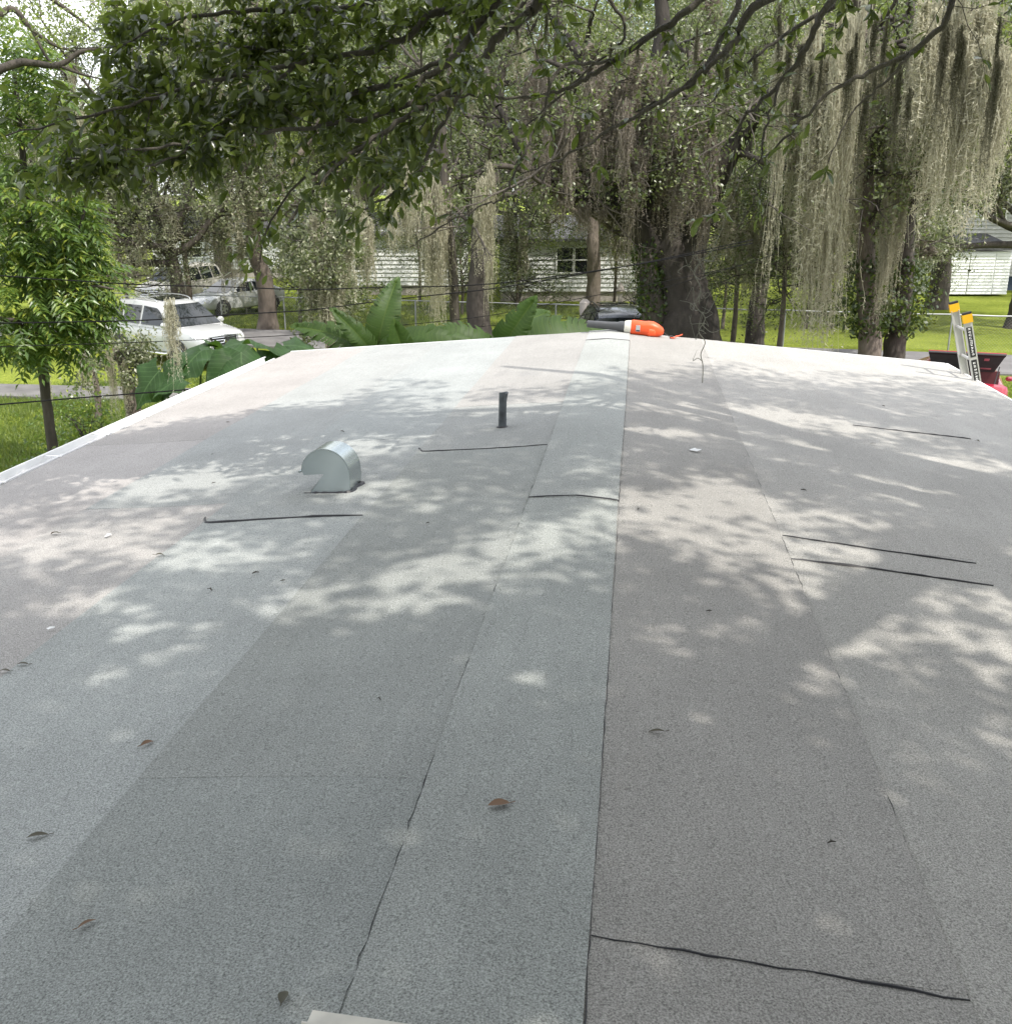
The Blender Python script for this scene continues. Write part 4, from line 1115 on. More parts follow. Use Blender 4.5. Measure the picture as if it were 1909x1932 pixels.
for key, (pts, (r0, r1), dens, lpt, tl) in limbs.items():
    P = catmull(pts, 7); L = np.linalg.norm(np.diff(P, axis=0), axis=1); cl = np.r_[0, np.cumsum(L)]
    P = P + rng.normal(size=P.shape) * .006
    wood.tube(P - oc, np.linspace(r0, r1, len(P)), 7, cap=False, wob=.05)
    dirs = unit(np.gradient(P, axis=0))
    nt_ = int(cl[-1] * dens)
    for q in range(nt_):
        s_ = cl[-1] * (1 - rng.uniform(0, .92) ** 1.1) if lpt > 8 else cl[-1] * rng.uniform(.1, 1)
        i = min(len(P) - 2, int(np.searchsorted(cl, s_)) - 1); i = max(0, i)
        b = P[i] + (P[i + 1] - P[i]) * ((s_ - cl[i]) / (L[i] + 1e-6))
        dd = unit(dirs[i] * .9 + rng.normal(size=3) * np.array([.55, .6, .42]) + (0, 0, -.12 if rng.random() < .6 else .15))
        tlen = tl * rng.uniform(.4, 1.2)
        tp = [b]
        for k in range(5):
            dd = unit(dd + rng.normal(size=3) * .2 + (0, 0, -.04)); tp.append(tp[-1] + dd * tlen / 5)
        tp = np.array(tp)
        wood.tube(tp - oc, np.linspace(max(.0022, r1 * .7), .0012, 6), 4, cap=False)
        nl = max(0, int(rng.poisson(lpt * (2.4 if lpt > 8 else 1.6))))
        for k in range(nl):
            f_ = rng.uniform(.25, 1) ** .7 * 5; j = min(4, int(f_))
            lb_ = tp[j] + (tp[j + 1] - tp[j]) * (f_ - j)
            ld = unit(dd * .45 + rng.normal(size=3) * .6 + (0, 0, -.45))
            LEAVES.append((lb_ if lpt < 8 else lb_ + rng.normal(size=3) * .05, ld, rng.uniform(.052, .105)))
def project(q):
    r = q - np.array([0, 0, CAM_H]); f_ = r @ Fc
    return 954.5 + FOC * (r @ Rc) / f_, 966 - FOC * (r @ Uc) / f_
def sprig_kept(b):
    """the bough ends where the sky opens at the left and thins out below"""
    u, v = project(b)
    if v < 170: return u > 205 - .1 * v + 14 * math.sin(v * .11)
    if v < 330: return u > 95 or rng.random() < .25
    return rng.random() < (.8 if v < 420 else .6)
LEAVES = [l for l in LEAVES if sprig_kept(l[0])]
# limbs that carry the rest of the crown
trunk_polys = [([oc + (0, 0, -.2), oc + (0, .1, 1.5), fork, fork + (-.5, .6, 2.0), fork + (-1.4, 1.0, 4.2)], [.55, .42, .36, .28, .2]),
               ([fork, fork + (-1.0, 1.2, 1.3), hubR + (.8, -.3, .3), hubR], [.24, .17, .1, .06]),
               ([fork + (-.5, .6, 2.0), fork + (-2.6, 1.2, 2.6), hubL + (1.4, -.5, 1.0), hubL], [.2, .15, .09, .05]),
               ([fork + (-1.4, 1.0, 4.2), fork + (-3, 1.8, 5.0), fork + (-5, 2.0, 5.4)], [.16, .10, .04]),
               ([fork + (-1.4, 1.0, 4.2), fork + (-2.5, 2.6, 5.0), fork + (-4, 4.0, 5.6)], [.14, .09, .04]),
               ([fork + (-1.0, 1.0, 4.0), fork + (-3, -3.0, 5.2), fork + (-6, -5, 6)], [.16, .11, .05])]
wood_part(ov, trunk_polys, 12, 'bark', .05)
wood.build("branches", M['twig'], ov, 3.2)
# near leaves
def leaf_matrix(b, dvec, L):
    s_ = unit(np.cross(dvec, unit(rng.normal(size=3) + np.array([0, 0, .9])))); n_ = np.cross(s_, dvec)
    Mx = np.eye(4); Mx[:3, 0] = s_ * L * .42 * rng.uniform(.8, 1.15); Mx[:3, 1] = dvec * L; Mx[:3, 2] = n_ * L * rng.uniform(.4, 1.6); Mx[:3, 3] = b
    return Mx
def in_view(q, mx=0.99):
    r = q - np.array([0, 0, CAM_H]); f_ = r @ Fc
    return f_ > 0 and abs(r @ Rc) / f_ < .5 * mx and abs(r @ Uc) / f_ < .505 * mx
order = sorted(range(len(LEAVES)), key=lambda i: -(LEAVES[i][2] / np.linalg.norm(LEAVES[i][0] - (0, 0, CAM_H)) if in_view(LEAVES[i][0]) else 0))
single = set(order[:300])
gl = Geo(); gl.add(LT, LF); o = gl.build("leaf", M['leaf_near'], None, 3.2); leaf_me = o.data; bpy.data.objects.remove(o)
near = Geo()
FA = np.array(LF)
for i, (b, dv, L) in enumerate(LEAVES):
    Mx = leaf_matrix(b, dv, L); Mx[:3, 3] -= oc
    if i in single:
        o = obj("leaf", leaf_me, ov); o.matrix_local = Matrix(Mx.tolist())
    else:
        near.add(xf(Mx, LT), FA)
o = near.build("foliage", M['leaf_near'], ov, 3.2); o["kind"] = "stuff"
# the crown overhead, out of view, that dapples the roof
GAPS = [(-1.75, 3.95, .55, .28), (-.85, 3.45, .55, .30), (-1.2, 3.3, .3, .2), (.35, 4.55, .55, .45), (.75, 4.1, .6, .35), (.95, 3.4, .5, .4), (1.2, 3.2, .5, .35), (.55, 2.9, .3, .16), (.25, 3.15, .3, .2), (1.75, 3.7, .5, .3),
        (.3, 1.45, .3, .12), (-2.6, 5.4, .9, .5), (-2.6, 4.2, .7, .3), (-1.7, 5.9, .6, .4), (.55, 5.0, .3, .22), (1.05, 4.75, .3, .2), (-.35, 4.1, .4, .3), (-.5, 3.75, .35, .25), (1.5, 5.35, .35, .2), (2.1, 6.2, .5, .25), (-.2, 5.2, .25, .2), (-.8, 6.9, 1.2, .3), (1.0, 7.0, 1.2, .4), (-1.6, 3.1, .3, .2), (-1.55, 2.8, .25, .15), (-.95, 1.9, .14, .07), (-1.0, 1.7, .2, .06), (-2.0, 3.4, .4, .2), (1.3, 2.75, .35, .18), (.65, 2.55, .25, .12), (1.7, 3.1, .4, .2), (2.2, 4.6, .5, .25), (-.25, 2.75, .3, .14), (-1.3, 4.9, .4, .2), (-2.2, 6.3, .7, .25), (.2, 6.2, .5, .2), (1.4, 6.2, .5, .2), (-1.3, 1.75, .14, .07), (.5, 1.75, .16, .07)]
sl = np.array([SUN.x / SUN.z, SUN.y / SUN.z])
sprays = []
def gap_keep(tx, ty):
    keep = 1.0
    for (gx_, gy_, a_, b_) in GAPS:
        e_ = ((tx - gx_) / a_) ** 2 + ((ty - gy_) / b_) ** 2
        if e_ < 1.0: keep = min(keep, .02 + .26 * e_)
    return keep
for q in range(66000):
    tx, ty = rng.uniform(-6.5, 6.0), rng.uniform(-3.0, 10.2)
    edge_y = 7.55 + .42 * (tx + .6) + .5 * math.sin(tx * 2.1) if tx < 1.6 else 8.7 + .3 * math.sin(tx * 3)
    if tx < -2.3: edge_y = min(edge_y, 6.4 + 1.6 * (tx + 2.3))
    if ty > edge_y + rng.normal() * .45: continue
    keep = gap_keep(tx, ty)
    if ty > 4.3: keep *= .72
    if tx < -2.1 and ty > 3.7: keep *= .5
    if rng.random() > keep * .62: continue
    y_ = ty * K; dz = rng.uniform(4.6, 7.2) + max(0, .19 * y_)
    pos = np.array([tx * K + sl[0] * dz, y_ + sl[1] * dz, RIDGE + dz])
    if pos[2] < CAM_H + .21 * max(pos[1], 0) + .7: pos[2] = CAM_H + .21 * max(pos[1], 0) + .7 + rng.random()
    sprays.append(pos)
for i in rng.integers(0, len(LEAVES), 2600):          # unseen sprays added sunward to shade the visible boughs
    b = LEAVES[i][0]; k_ = (CAM_H + .21 * max(b[1], 0) + .6 - b[2]) / SUN.z
    h_ = b[2] - RIDGE
    gx_, gy_ = (b[0] - sl[0] * h_) / K, (b[1] - sl[1] * h_) / K
    if rng.random() > gap_keep(gx_, gy_) * (.6 if gy_ > 5 else 1): continue
    sprays.append(b + np.array(SUN) * (max(.5, k_) + rng.uniform(0, 2.0)) + rng.normal(size=3) * .15)
back = []
for q in range(7000):
    x_, y_ = rng.uniform(-9, 10), rng.uniform(-11, 1.5)
    back.append((x_, y_, rng.uniform(7.5, 10.5) + max(0, .19 * y_)))
g = Geo(); leaf_quads(g, clumped(np.array(back), 6, .16) - oc, .24, .13, .1, 0, .5)  # unseen leaves added over and behind the camera to block sky light
g.build("unseen_rear_crown", M['leaf_shade'], ov)
sprays = np.array(sprays)
g = Geo(); leaf_quads(g, clumped(sprays, 9, .10) - oc, .125, .066, .1, 0, .5)
g.build("crown", M['leaf_shade'], ov)
# grey moss wisps on the right-hand branches
for k in range(26):
    u, v = rng.uniform(1280, 1900), rng.uniform(-30, 170)
    moss(ov, W(u, v, rng.uniform(6.8, 7.6)), rng.uniform(.3, .8), rng.uniform(.025, .06), 'moss_grey', 3)
for k in range(10):
    u, v = rng.uniform(860, 1280), rng.uniform(0, 200)
    moss(ov, W(u, v, rng.uniform(6.4, 7.0)), rng.uniform(.12, .3), rng.uniform(.015, .03), 'moss_grey', 3)
# one curly grey strand dangling in front of the roof's far edge
top = W(1345, 470, 5.2)
g = Geo()
main = [W(1345, 470, 5.2), W(1310, 510, 5.2), W(1322, 545, 5.2), W(1312, 575, 5.2), W(1330, 600, 5.2), W(1318, 625, 5.2), W(1330, 645, 5.2), W(1322, 668, 5.2), W(1326, 690, 5.2), W(1325, 722, 5.2)]
g.tube(catmull(main, 8) - top, .0024, 5)
g.tube(catmull([W(1440, 262, 6.3), W(1400, 330, 6.0), W(1370, 410, 5.6), top], 6) - top, .0009, 4)
for k in range(26):
    b = catmull(main, 8)[int(rng.integers(0, 62) if k > 20 else rng.integers(0, 42))]
    a = rng.uniform(0, 6.28); l = rng.uniform(.03, .11) * (1 if k < 21 else .6)
    q = [b, b + np.array([math.cos(a) * l * .5, math.sin(a) * l * .4, rng.normal() * .02]), b + np.array([math.cos(a) * l, math.sin(a) * l * .6, rng.normal() * .03 + .012]), b + np.array([math.cos(a + .5) * l * 1.25, math.sin(a) * l * .7, .03 + rng.normal() * .03])]
    g.tube(catmull(q, 5) - top, np.linspace(.0020, .0009, 16), 4)
tag(g.build("moss_strand", M['strand'], None, 3.2, top), "single curly grey moss strand dangling right of the leaf blower", "moss")
p = W(318, 560, 13)
me = MOSS['moss'][2]
o = obj("moss_rope", me, None, p); o.scale = (.5, .5, 1.15)
tag(o, "thin rope of pale moss dangling in front of the white car's doors", "moss")

# ------------------------------------------------------------------ vehicles (x forward, z up)
def loft(g, secs, mat_=0, caps=True):
    """secs: list of half sections [(y,z)...] with x; mirrored to a closed ring"""
    rings = []
    for x, half in secs:
        ring = [(x, y, z) for y, z in half] + [(x, -y, z) for y, z in half[::-1]]
        rings.append(ring)
    k = len(rings[0]); v = [p for r in rings for p in r]
    f = [(i * k + a, (i + 1) * k + a, (i + 1) * k + (a + 1) % k, i * k + (a + 1) % k) for i in range(len(rings) - 1) for a in range(k)]
    if caps: f += [tuple(range(k)), tuple(range((len(rings) - 1) * k, len(rings) * k))[::-1]]
    g.add(v, f, mat_)

def car(name, label, loc, yaw, body, green, paint, wheels, wr, side_win, ws, rw, extras=None, group=None):
    t = thing(name, label, "car", loc, yaw, group)
    g = Geo()
    secs = []
    for (x, zb, zt, hw) in body:
        h = zt - zb
        secs.append((x, [(0.0, zb), (hw * .86, zb), (hw * .97, zb + .07 * h + .02), (hw, zb + .30 * h), (hw * 1.0, zb + .55 * h), (hw * .985, zt - .16 * h), (hw * .95, zt - .05 * h), (hw * .86, zt), (hw * .45, zt + .018), (0.0, zt + .025)]))
    loft(g, secs); b = g.build("body", paint, t, .55)
    def interp(x, col):
        xs_ = [s[0] for s in green]; return float(np.interp(x, xs_, [s[col] for s in green]))
    if green:
        g = Geo(); secs = []
        for (x, zb, zt, hb, ht) in green:
            secs.append((x, [(hb, zb), (hb + (ht - hb) * .5, zb + (zt - zb) * .5), (ht, zt - .07 * min(1, (zt - zb) * 2)), (ht * .93, zt - .018), (ht * .7, zt), (0, zt + .02)]))
        loft(g, secs, caps=False); roof_ = g.build("cabin", paint, t, .6)
        for poly in side_win:
            for sd in (1, -1):
                v = []
                for (x, z) in poly:
                    zb, zt, hb, ht = interp(x, 1), interp(x, 2), interp(x, 3), interp(x, 4)
                    zt -= .07 * min(1, (zt - zb) * 2)
                    y = hb + (ht - hb) * (z - zb) / max(.05, zt - zb)
                    v.append((x, sd * (y + .032), z))
                g = Geo(); g.add(v, [tuple(range(len(v)))]); g.build("side_window", M['glass'], t)
        for nm_, q in (("windscreen", ws), ("rear_window", rw)):
            if q:
                (x0, z0, h0), (x1, z1, h1) = q
                n_ = unit(np.array([(z1 - z0), 0, -(x1 - x0)])) * .012
                if n_[2] < 0: n_ = -n_
                g = Geo(); rows_ = []
                for s_ in np.linspace(0, 1, 4):
                    for yy_ in np.linspace(-1, 1, 7):
                        hh = h0 + (h1 - h0) * s_
                        rows_.append(np.array([x0 + (x1 - x0) * s_ + .035 * (1 - yy_ ** 2) * (1 if nm_ == "windscreen" else -1), yy_ * hh, z0 + (z1 - z0) * s_]) + n_)
                g.add(rows_, [(7 * i + j, 7 * i + j + 1, 7 * i + j + 8, 7 * i + j + 7) for i in range(3) for j in range(6)]); g.build(nm_, M['glass'], t, 3.2)
    hwm = max(s[3] for s in body)
    for wx in wheels:
        for sd in (1, -1):
            y = sd * (hwm - .10)
            g = Geo(); n_ = 24
            g.add([(wx, sd * (hwm + .004), wr)] + [(wx + (wr * 1.17) * math.cos(a), sd * (hwm + .004), wr + (wr * 1.17) * math.sin(a)) for a in np.linspace(-.25, math.pi + .25, n_)], [(0, i, i + 1) for i in range(1, n_)])
            g.build("wheel_arch", M['black'], t)
            g = Geo(); g.tube([(wx, y - .13, wr), (wx, y - .10, wr), (wx, y + .10, wr), (wx, y + .13, wr)], [wr * .86, wr, wr, wr * .86], 24)
            wl = g.build("wheel", M['tyre'], t, .6)
            g = Geo(); yo = y + sd * .128
            g.tube([(wx, yo, wr), (wx, yo + sd * .006, wr)], [wr * .64, wr * .62], 24)
            g.build("rim", M['rim'], wl, .6)
            g = Geo()
            for a in np.arange(5) * 2 * math.pi / 5:
                g.tube([(wx + .3 * wr * math.cos(a), yo + sd * .008, wr + .3 * wr * math.sin(a)), (wx + .52 * wr * math.cos(a), yo + sd * .008, wr + .52 * wr * math.sin(a))], .07 * wr + .02, 5)
            g.build("rim_gap", M['black'], wl)
    return t, b

def quadpart(name, pts, m, parent, thick=.012):
    g = Geo(); v = np.array(pts, float); n_ = np.cross(v[1] - v[0], v[2] - v[0]); n_ = unit(n_) * thick
    k = len(v)
    g.add(np.vstack([v - n_ * .5, v + n_ * .5]), [tuple(range(k))[::-1], tuple(range(k, 2 * k))] + [(i, (i + 1) % k, k + (i + 1) % k, k + i) for i in range(k)])
    return g.build(name, m, parent)

SUVB = [(-2.38, .60, .98, .78), (-2.32, .46, 1.06, .86), (-2.1, .40, 1.12, .92), (-1.2, .38, 1.15, .94), (0, .36, 1.13, .945), (.9, .36, 1.12, .945), (1.2, .36, 1.14, .94), (1.5, .38, 1.12, .935), (1.9, .40, 1.06, .92), (2.15, .42, .99, .89), (2.30, .46, .90, .83), (2.38, .52, .74, .74)]
SUVG = [(-2.22, 1.10, 1.14, .90, .88), (-2.08, 1.10, 1.66, .90, .70), (-1.8, 1.10, 1.80, .91, .68), (-.8, 1.10, 1.86, .925, .69), (.1, 1.10, 1.83, .925, .68), (.45, 1.10, 1.74, .92, .68), (1.30, 1.10, 1.14, .90, .86)]
SWIN = [[(-.30, 1.17), (.98, 1.17), (.93, 1.24), (.42, 1.60), (.30, 1.66), (-.30, 1.70)], [(-1.22, 1.18), (-.40, 1.17), (-.40, 1.70), (-1.22, 1.70)], [(-1.98, 1.22), (-1.32, 1.19), (-1.32, 1.69), (-1.85, 1.64)]]
YW = YAW
def suv_details(t, b, paint, rails='rim'):
    for sd in (1, -1):
        quadpart("headlight", [(2.20, sd * .845, .80), (2.335, sd * .66, .80), (2.315, sd * .56, .93), (1.98, sd * .905, .985)], M['lens'], t, .03)
        quadpart("headlight_housing", [(2.212, sd * .838, .815), (2.328, sd * .675, .815), (2.31, sd * .60, .90), (2.10, sd * .88, .95)], M['chrome'], t, .05)
        g = Geo(); oval(g, [(.92, sd * 1.02, 1.22, .06, .04), (.94, sd * 1.03, 1.22, .10, .085), (1.0, sd * 1.03, 1.22, .105, .085), (1.06, sd * 1.02, 1.22, .07, .05)], 14); g.build("mirror", paint, t, .8)
        for hx in (.02, -.98):
            g = Geo(); g.tube([(hx - .10, sd * .955, 1.02), (hx, sd * .975, 1.02), (hx + .10, sd * .955, 1.02)], .015, 6); g.build("door_handle", M['chrome'], t)
        g = Geo(); g.tube(catmull([(-1.7, sd * .60, 1.80), (-1.5, sd * .60, 1.90), (-.5, sd * .60, 1.93), (.0, sd * .60, 1.89), (.15, sd * .60, 1.82)], 5), .018, 6); g.build("roof_rail", M[rails], t, 3.2)
        g = Geo(); g.tube([(-1.1, sd * .99, .40), (-1.0, sd * 1.02, .38), (.9, sd * 1.02, .38), (1.0, sd * .99, .40)], .045, 8); g.build("running_board", M['chrome'], t, .8)
        for xx in (-1.27, -.35, 1.03):
            g = Geo(); g.box((xx - .004, sd * .9465 - .002, .48), (xx + .004, sd * .9465 + .002, 1.10)); g.build("door_gap", M['black'], t)
        quadpart("tail_light", [(-2.30, sd * .872, .80), (-2.36, sd * .79, .80), (-2.36, sd * .79, 1.02), (-2.28, sd * .88, 1.04)], M['car_red'], t, .03)
    quadpart("grille", [(2.395, -.42, .60), (2.395, .42, .60), (2.335, .48, .92), (2.335, -.48, .92)], M['black'], t, .03)
    for z in (.66, .74, .82, .89):
        g = Geo(); g.tube([(2.40 - (z - .6) * .17, -.42, z), (2.425 - (z - .6) * .17, 0, z), (2.40 - (z - .6) * .17, .42, z)], .013, 6); g.build("grille_bar", M['chrome'], t)
    g = Geo(); g.tube([(2.40, -.47, .60), (2.415, 0, .585), (2.40, .47, .60), (2.345, .53, .92), (2.36, 0, .95), (2.345, -.53, .92), (2.40, -.47, .60)], .018, 6); g.build("grille_surround", M['chrome'], t)
    g = Geo(); oval(g, [(2.395, 0, .77, .05, .05), (2.43, 0, .77, .035, .035)], 12); g.build("badge", M['chrome'], t)
    g = Geo(); oval(g, [(2.28, 0, .50, .86, .10), (2.36, 0, .49, .80, .11), (2.42, 0, .48, .66, .09), (2.44, 0, .48, .5, .06)], 20, 0, .5); g.build("bumper", paint, t, .6)
    g = Geo(); g.tube(catmull([(2.2, -.86, .42), (2.38, -.6, .36), (2.46, 0, .34), (2.38, .6, .36), (2.2, .86, .42)], 5), .05, 8); g.build("bumper_guard", M['chrome'], t, 3.2)
    quadpart("sunroof", [(-.55, -.42, 1.893), (.15, -.42, 1.865), (.15, .42, 1.865), (-.55, .42, 1.893)], M['glass'], t, .02)

p = GX(316, 33.0); p[2] = .03
t, b = car("parked_car", "white off-road car with chrome grille parked on the lane at the left", p, math.radians(-29), SUVB, SUVG, M['car_white'], (-1.42, 1.44), .38, SWIN, ((1.26, 1.16, .80), (.48, 1.73, .64)), ((-2.20, 1.16, .80), (-2.08, 1.66, .64)))
suv_details(t, b, M['car_white'])
p = GX(1155, 30.6)
t, b = car("parked_car", "navy off-road car with black roof rails right behind the ridge end", p, math.radians(100), SUVB, SUVG, M['car_navy'], (-1.42, 1.44), .38, SWIN, ((1.26, 1.16, .80), (.48, 1.73, .64)), ((-2.20, 1.16, .80), (-2.08, 1.66, .64)))
suv_details(t, b, M['car_navy'], 'black')
# white saloon on the far lawn
SEDB = [(-2.25, .55, .86, .70), (-2.15, .40, .95, .80), (-1.7, .30, .98, .88), (0, .26, .93, .90), (.9, .26, .92, .90), (1.4, .28, .88, .885), (1.85, .30, .78, .86), (2.1, .34, .68, .80), (2.22, .40, .58, .70)]
SEDG = [(-1.9, .92, .97, .86, .80), (-1.1, .90, 1.36, .87, .62), (-.4, .90, 1.46, .88, .60), (.15, .90, 1.42, .88, .60), (1.05, .88, .93, .86, .80)]
SEW = [[(-.35, .97), (.75, .96), (.12, 1.30), (-.35, 1.34)], [(-1.25, 1.0), (-.43, .97), (-.43, 1.34), (-1.0, 1.27)]]
def sedan_details(t, paint):
    for sd in (1, -1):
        quadpart("headlight", [(2.02, sd * .83, .60), (2.20, sd * .60, .58), (2.14, sd * .52, .70), (1.80, sd * .868, .76)], M['lens'], t, .03)
        g = Geo(); oval(g, [(.72, sd * .97, 1.0, .05, .03), (.76, sd * .98, 1.0, .09, .06), (.84, sd * .97, 1.0, .05, .03)], 10); g.build("mirror", paint, t, .8)
    quadpart("grille", [(2.235, -.35, .42), (2.235, .35, .42), (2.20, .45, .58), (2.20, -.45, .58)], M['black'], t, .03)
p = GX(438, 46)
t, b = car("parked_car", "far white saloon car facing the lane on the bright lawn", p, math.radians(-118), SEDB, SEDG, M['car_white'], (-1.35, 1.38), .33, SEW, ((1.0, .95, .76), (.2, 1.40, .56)), ((-1.85, .98, .74), (-1.12, 1.36, .56)))
sedan_details(t, M['car_white'])
p = GX(338, 50)
t, b = car("parked_car", "pale grey utility car half hidden by moss, left of the far white saloon", p, math.radians(-100), SUVB, SUVG, M['car_beige'], (-1.42, 1.44), .38, SWIN, ((1.26, 1.16, .80), (.48, 1.73, .64)), None)
suv_details(t, b, M['car_beige'])
# red car with its bonnet up
p = GX(1836, 25.2); p[2] = .10
t, b = car("parked_car", "red car with its bonnet propped open beyond the ladder", p, math.radians(-103), [(-2.25, .55, .86, .70), (-2.15, .40, .95, .80), (-1.7, .30, .98, .88), (0, .26, .93, .90), (.95, .26, .92, .90), (1.05, .26, .80, .90), (1.6, .28, .78, .885), (1.9, .30, .80, .87), (1.98, .30, 1.06, .86), (2.10, .32, 1.03, .83), (2.2, .34, .88, .78), (2.26, .40, .60, .68)], [(a_, b_, b_ + (c_ - b_) * .62, d_, e_) for a_, b_, c_, d_, e_ in SEDG], M['car_red'], (-1.35, 1.38), .33, [], ((1.0, .95, .76), (.2, 1.20, .60)), None)
for sd in (1, -1):
    quadpart("headlight", [(2.10, sd * .82, .60), (2.24, sd * .52, .58), (2.21, sd * .50, .74), (2.0, sd * .86, .77)], M['lens'], t, .05)
    quadpart("headlight_surround", [(2.12, sd * .85, .50), (2.27, sd * .48, .48), (2.25, sd * .46, .58), (2.10, sd * .86, .60)], M['black'], t, .04)
    g = Geo(); oval(g, [(.72, sd * .97, 1.0, .05, .03), (.76, sd * .98, 1.0, .09, .06), (.84, sd * .97, 1.0, .05, .03)], 10); g.build("mirror", M['car_red'], t, .8)
    g = Geo(); g.tube([(1.05, sd * .80, .86), (1.5, sd * .82, .85), (2.02, sd * .80, .82)], .06, 6); g.build("wing_edge", M['car_red'], t, 3.2)
hd = [(1.05, -.62, 1.20), (1.05, .62, 1.20), (1.60, .76, 1.66), (1.60, -.76, 1.66)]
bon = quadpart("bonnet", hd, M['car_red'], t, .02)
hn = unit(np.cross(np.array(hd[1]) - hd[0], np.array(hd[2]) - hd[0]))
hn = hn if hn[0] > 0 else -hn
quadpart("bonnet_lining", [tuple(np.array(q) * 1 + hn * .022) for q in hd], M['hood_under'], bon, .016)
quadpart("bonnet_edge", [tuple(np.array(q) + hn * .03) for q in [(1.54, -.744, 1.61), (1.54, .744, 1.61), (1.595, .758, 1.656), (1.595, -.758, 1.656)]], M['black'], bon, .03)
c_ = lambda x, y, z: tuple(np.array((x, y, z)) + hn * .034)
quadpart("sticker", [c_(1.40, .36, 1.493), c_(1.40, .46, 1.493), c_(1.47, .46, 1.551), c_(1.47, .36, 1.551)], M['rim'], bon, .004)
quadpart("sticker", [c_(1.14, .28, 1.275), c_(1.14, .54, 1.275), c_(1.18, .54, 1.309), c_(1.18, .28, 1.309)], M['rim'], bon, .004)
g = Geo(); g.box((1.0, -.72, .60), (1.95, .72, .80)); g.box((1.2, -.4, .80), (1.75, .3, .90)); g.build("engine_bay", M['hood_under'], t)
g = Geo(); g.box((.98, -.74, .80), (1.04, .74, 1.19)); g.build("bulkhead", M['bulkhead'], t)
g = Geo(); g.tube([(1.9, .55, .85), (1.6, .66, 1.38)], .012, 5); g.build("prop_rod", M['black'], t)

# black bin at the extreme right beyond the eave
p = GX(1893, 20.5)
bin_ = thing("black_bin", "black bin top showing just past the roof edge at the far right", "bin", p)
g = Geo(); g.add([(-.24, -.26, 0), (.24, -.26, 0), (.24, .26, 0), (-.24, .26, 0), (-.3, -.33, .98), (.3, -.33, .98), (.3, .33, .98), (-.3, .33, .98)], np.array([(0, 3, 2, 1), (0, 1, 5, 4), (1, 2, 6, 5), (2, 3, 7, 6), (3, 0, 4, 7)])); g.build("body", M['black'], bin_)
g = Geo(); g.add([(-.32, -.35, .98), (.32, -.35, .98), (.32, .35, 1.0), (-.32, .35, 1.0), (-.26, -.28, 1.06), (.26, -.28, 1.06), (.26, .28, 1.08), (-.26, .28, 1.08)], np.array([(0, 3, 2, 1), (4, 5, 6, 7), (0, 1, 5, 4), (1, 2, 6, 5), (2, 3, 7, 6), (3, 0, 4, 7)])); g.build("lid", M['tube_grey'], bin_)

# ------------------------------------------------------------------ houses with lapped boards
def boards(parent, x0, x1, z0, z1, y, step, m):
    """lapped siding on a wall facing -y: each board its own slab, lower edge proud"""
    g = Geo()
    L = x1 - x0
    g.add([(0, -.03, 0), (L, -.03, 0), (L, .022, 0), (0, .022, 0), (0, .012, step - .012), (L, .012, step - .012), (L, .028, step - .012), (0, .028, step - .012)], np.array([(0, 3, 2, 1), (4, 5, 6, 7), (0, 1, 5, 4), (1, 2, 6, 5), (2, 3, 7, 6), (3, 0, 4, 7)]))
    me = None; z = z0
    while z < z1 - .02:
        if me is None:
            o = g.build("siding_board", m, parent); me = o.data
        else: o = obj("siding_board", me, parent)
        o.location = (x0, y - .03, z); z += step

def window(parent, x, z, w, h, y):
    wn_ = Geo(); wn_.box((x - w / 2, y - .055, z), (x + w / 2, y - .035, z + h)); pane_ = None
    fr = Geo()
    for a, b_ in (((x - w / 2 - .08, z - .08), (x - w / 2, z + h + .08)), ((x + w / 2, z - .08), (x + w / 2 + .08, z + h + .08)), ((x - w / 2, z + h), (x + w / 2, z + h + .08)), ((x - w / 2, z - .08), (x + w / 2, z)), ((x - w / 2, z + h * .48), (x + w / 2, z + h * .48 + .05))):
        fr.box((a[0], y - .09, a[1]), (b_[0], y - .03, b_[1]))
    f_ = fr.build("window", M['frame'], parent)
    wn_.build("pane", M['glass'], f_)

def gable_roof(parent, x0, x1, y0, y1, z, rise, m, over=.35):
    g = Geo(); ym = (y0 + y1) / 2
    for s_ in (0, 1):
        ya, yb = (y0 - over, ym) if s_ == 0 else (ym, y1 + over)
        za, zb = (z - .1, z + rise) if s_ == 0 else (z + rise, z - .1)
        g.add([(x0 - over, ya, za), (x1 + over, ya, za), (x1 + over, yb, zb), (x0 - over, yb, zb), (x0 - over, ya, za - .12), (x1 + over, ya, za - .12), (x1 + over, yb, zb - .12), (x0 - over, yb, zb - .12)], np.array([(0, 1, 2, 3), (7, 6, 5, 4), (0, 4, 5, 1), (1, 5, 6, 2), (2, 6, 7, 3), (3, 7, 4, 0)]))
    g.add([(x0, y0, z - .12), (x0, y1, z - .12), (x0, ym, z + rise - .14), (x1, y0, z - .12), (x1, y1, z - .12), (x1, ym, z + rise - .14)], [(0, 1, 2), (3, 5, 4)])
    return g.build("roof", m, parent)

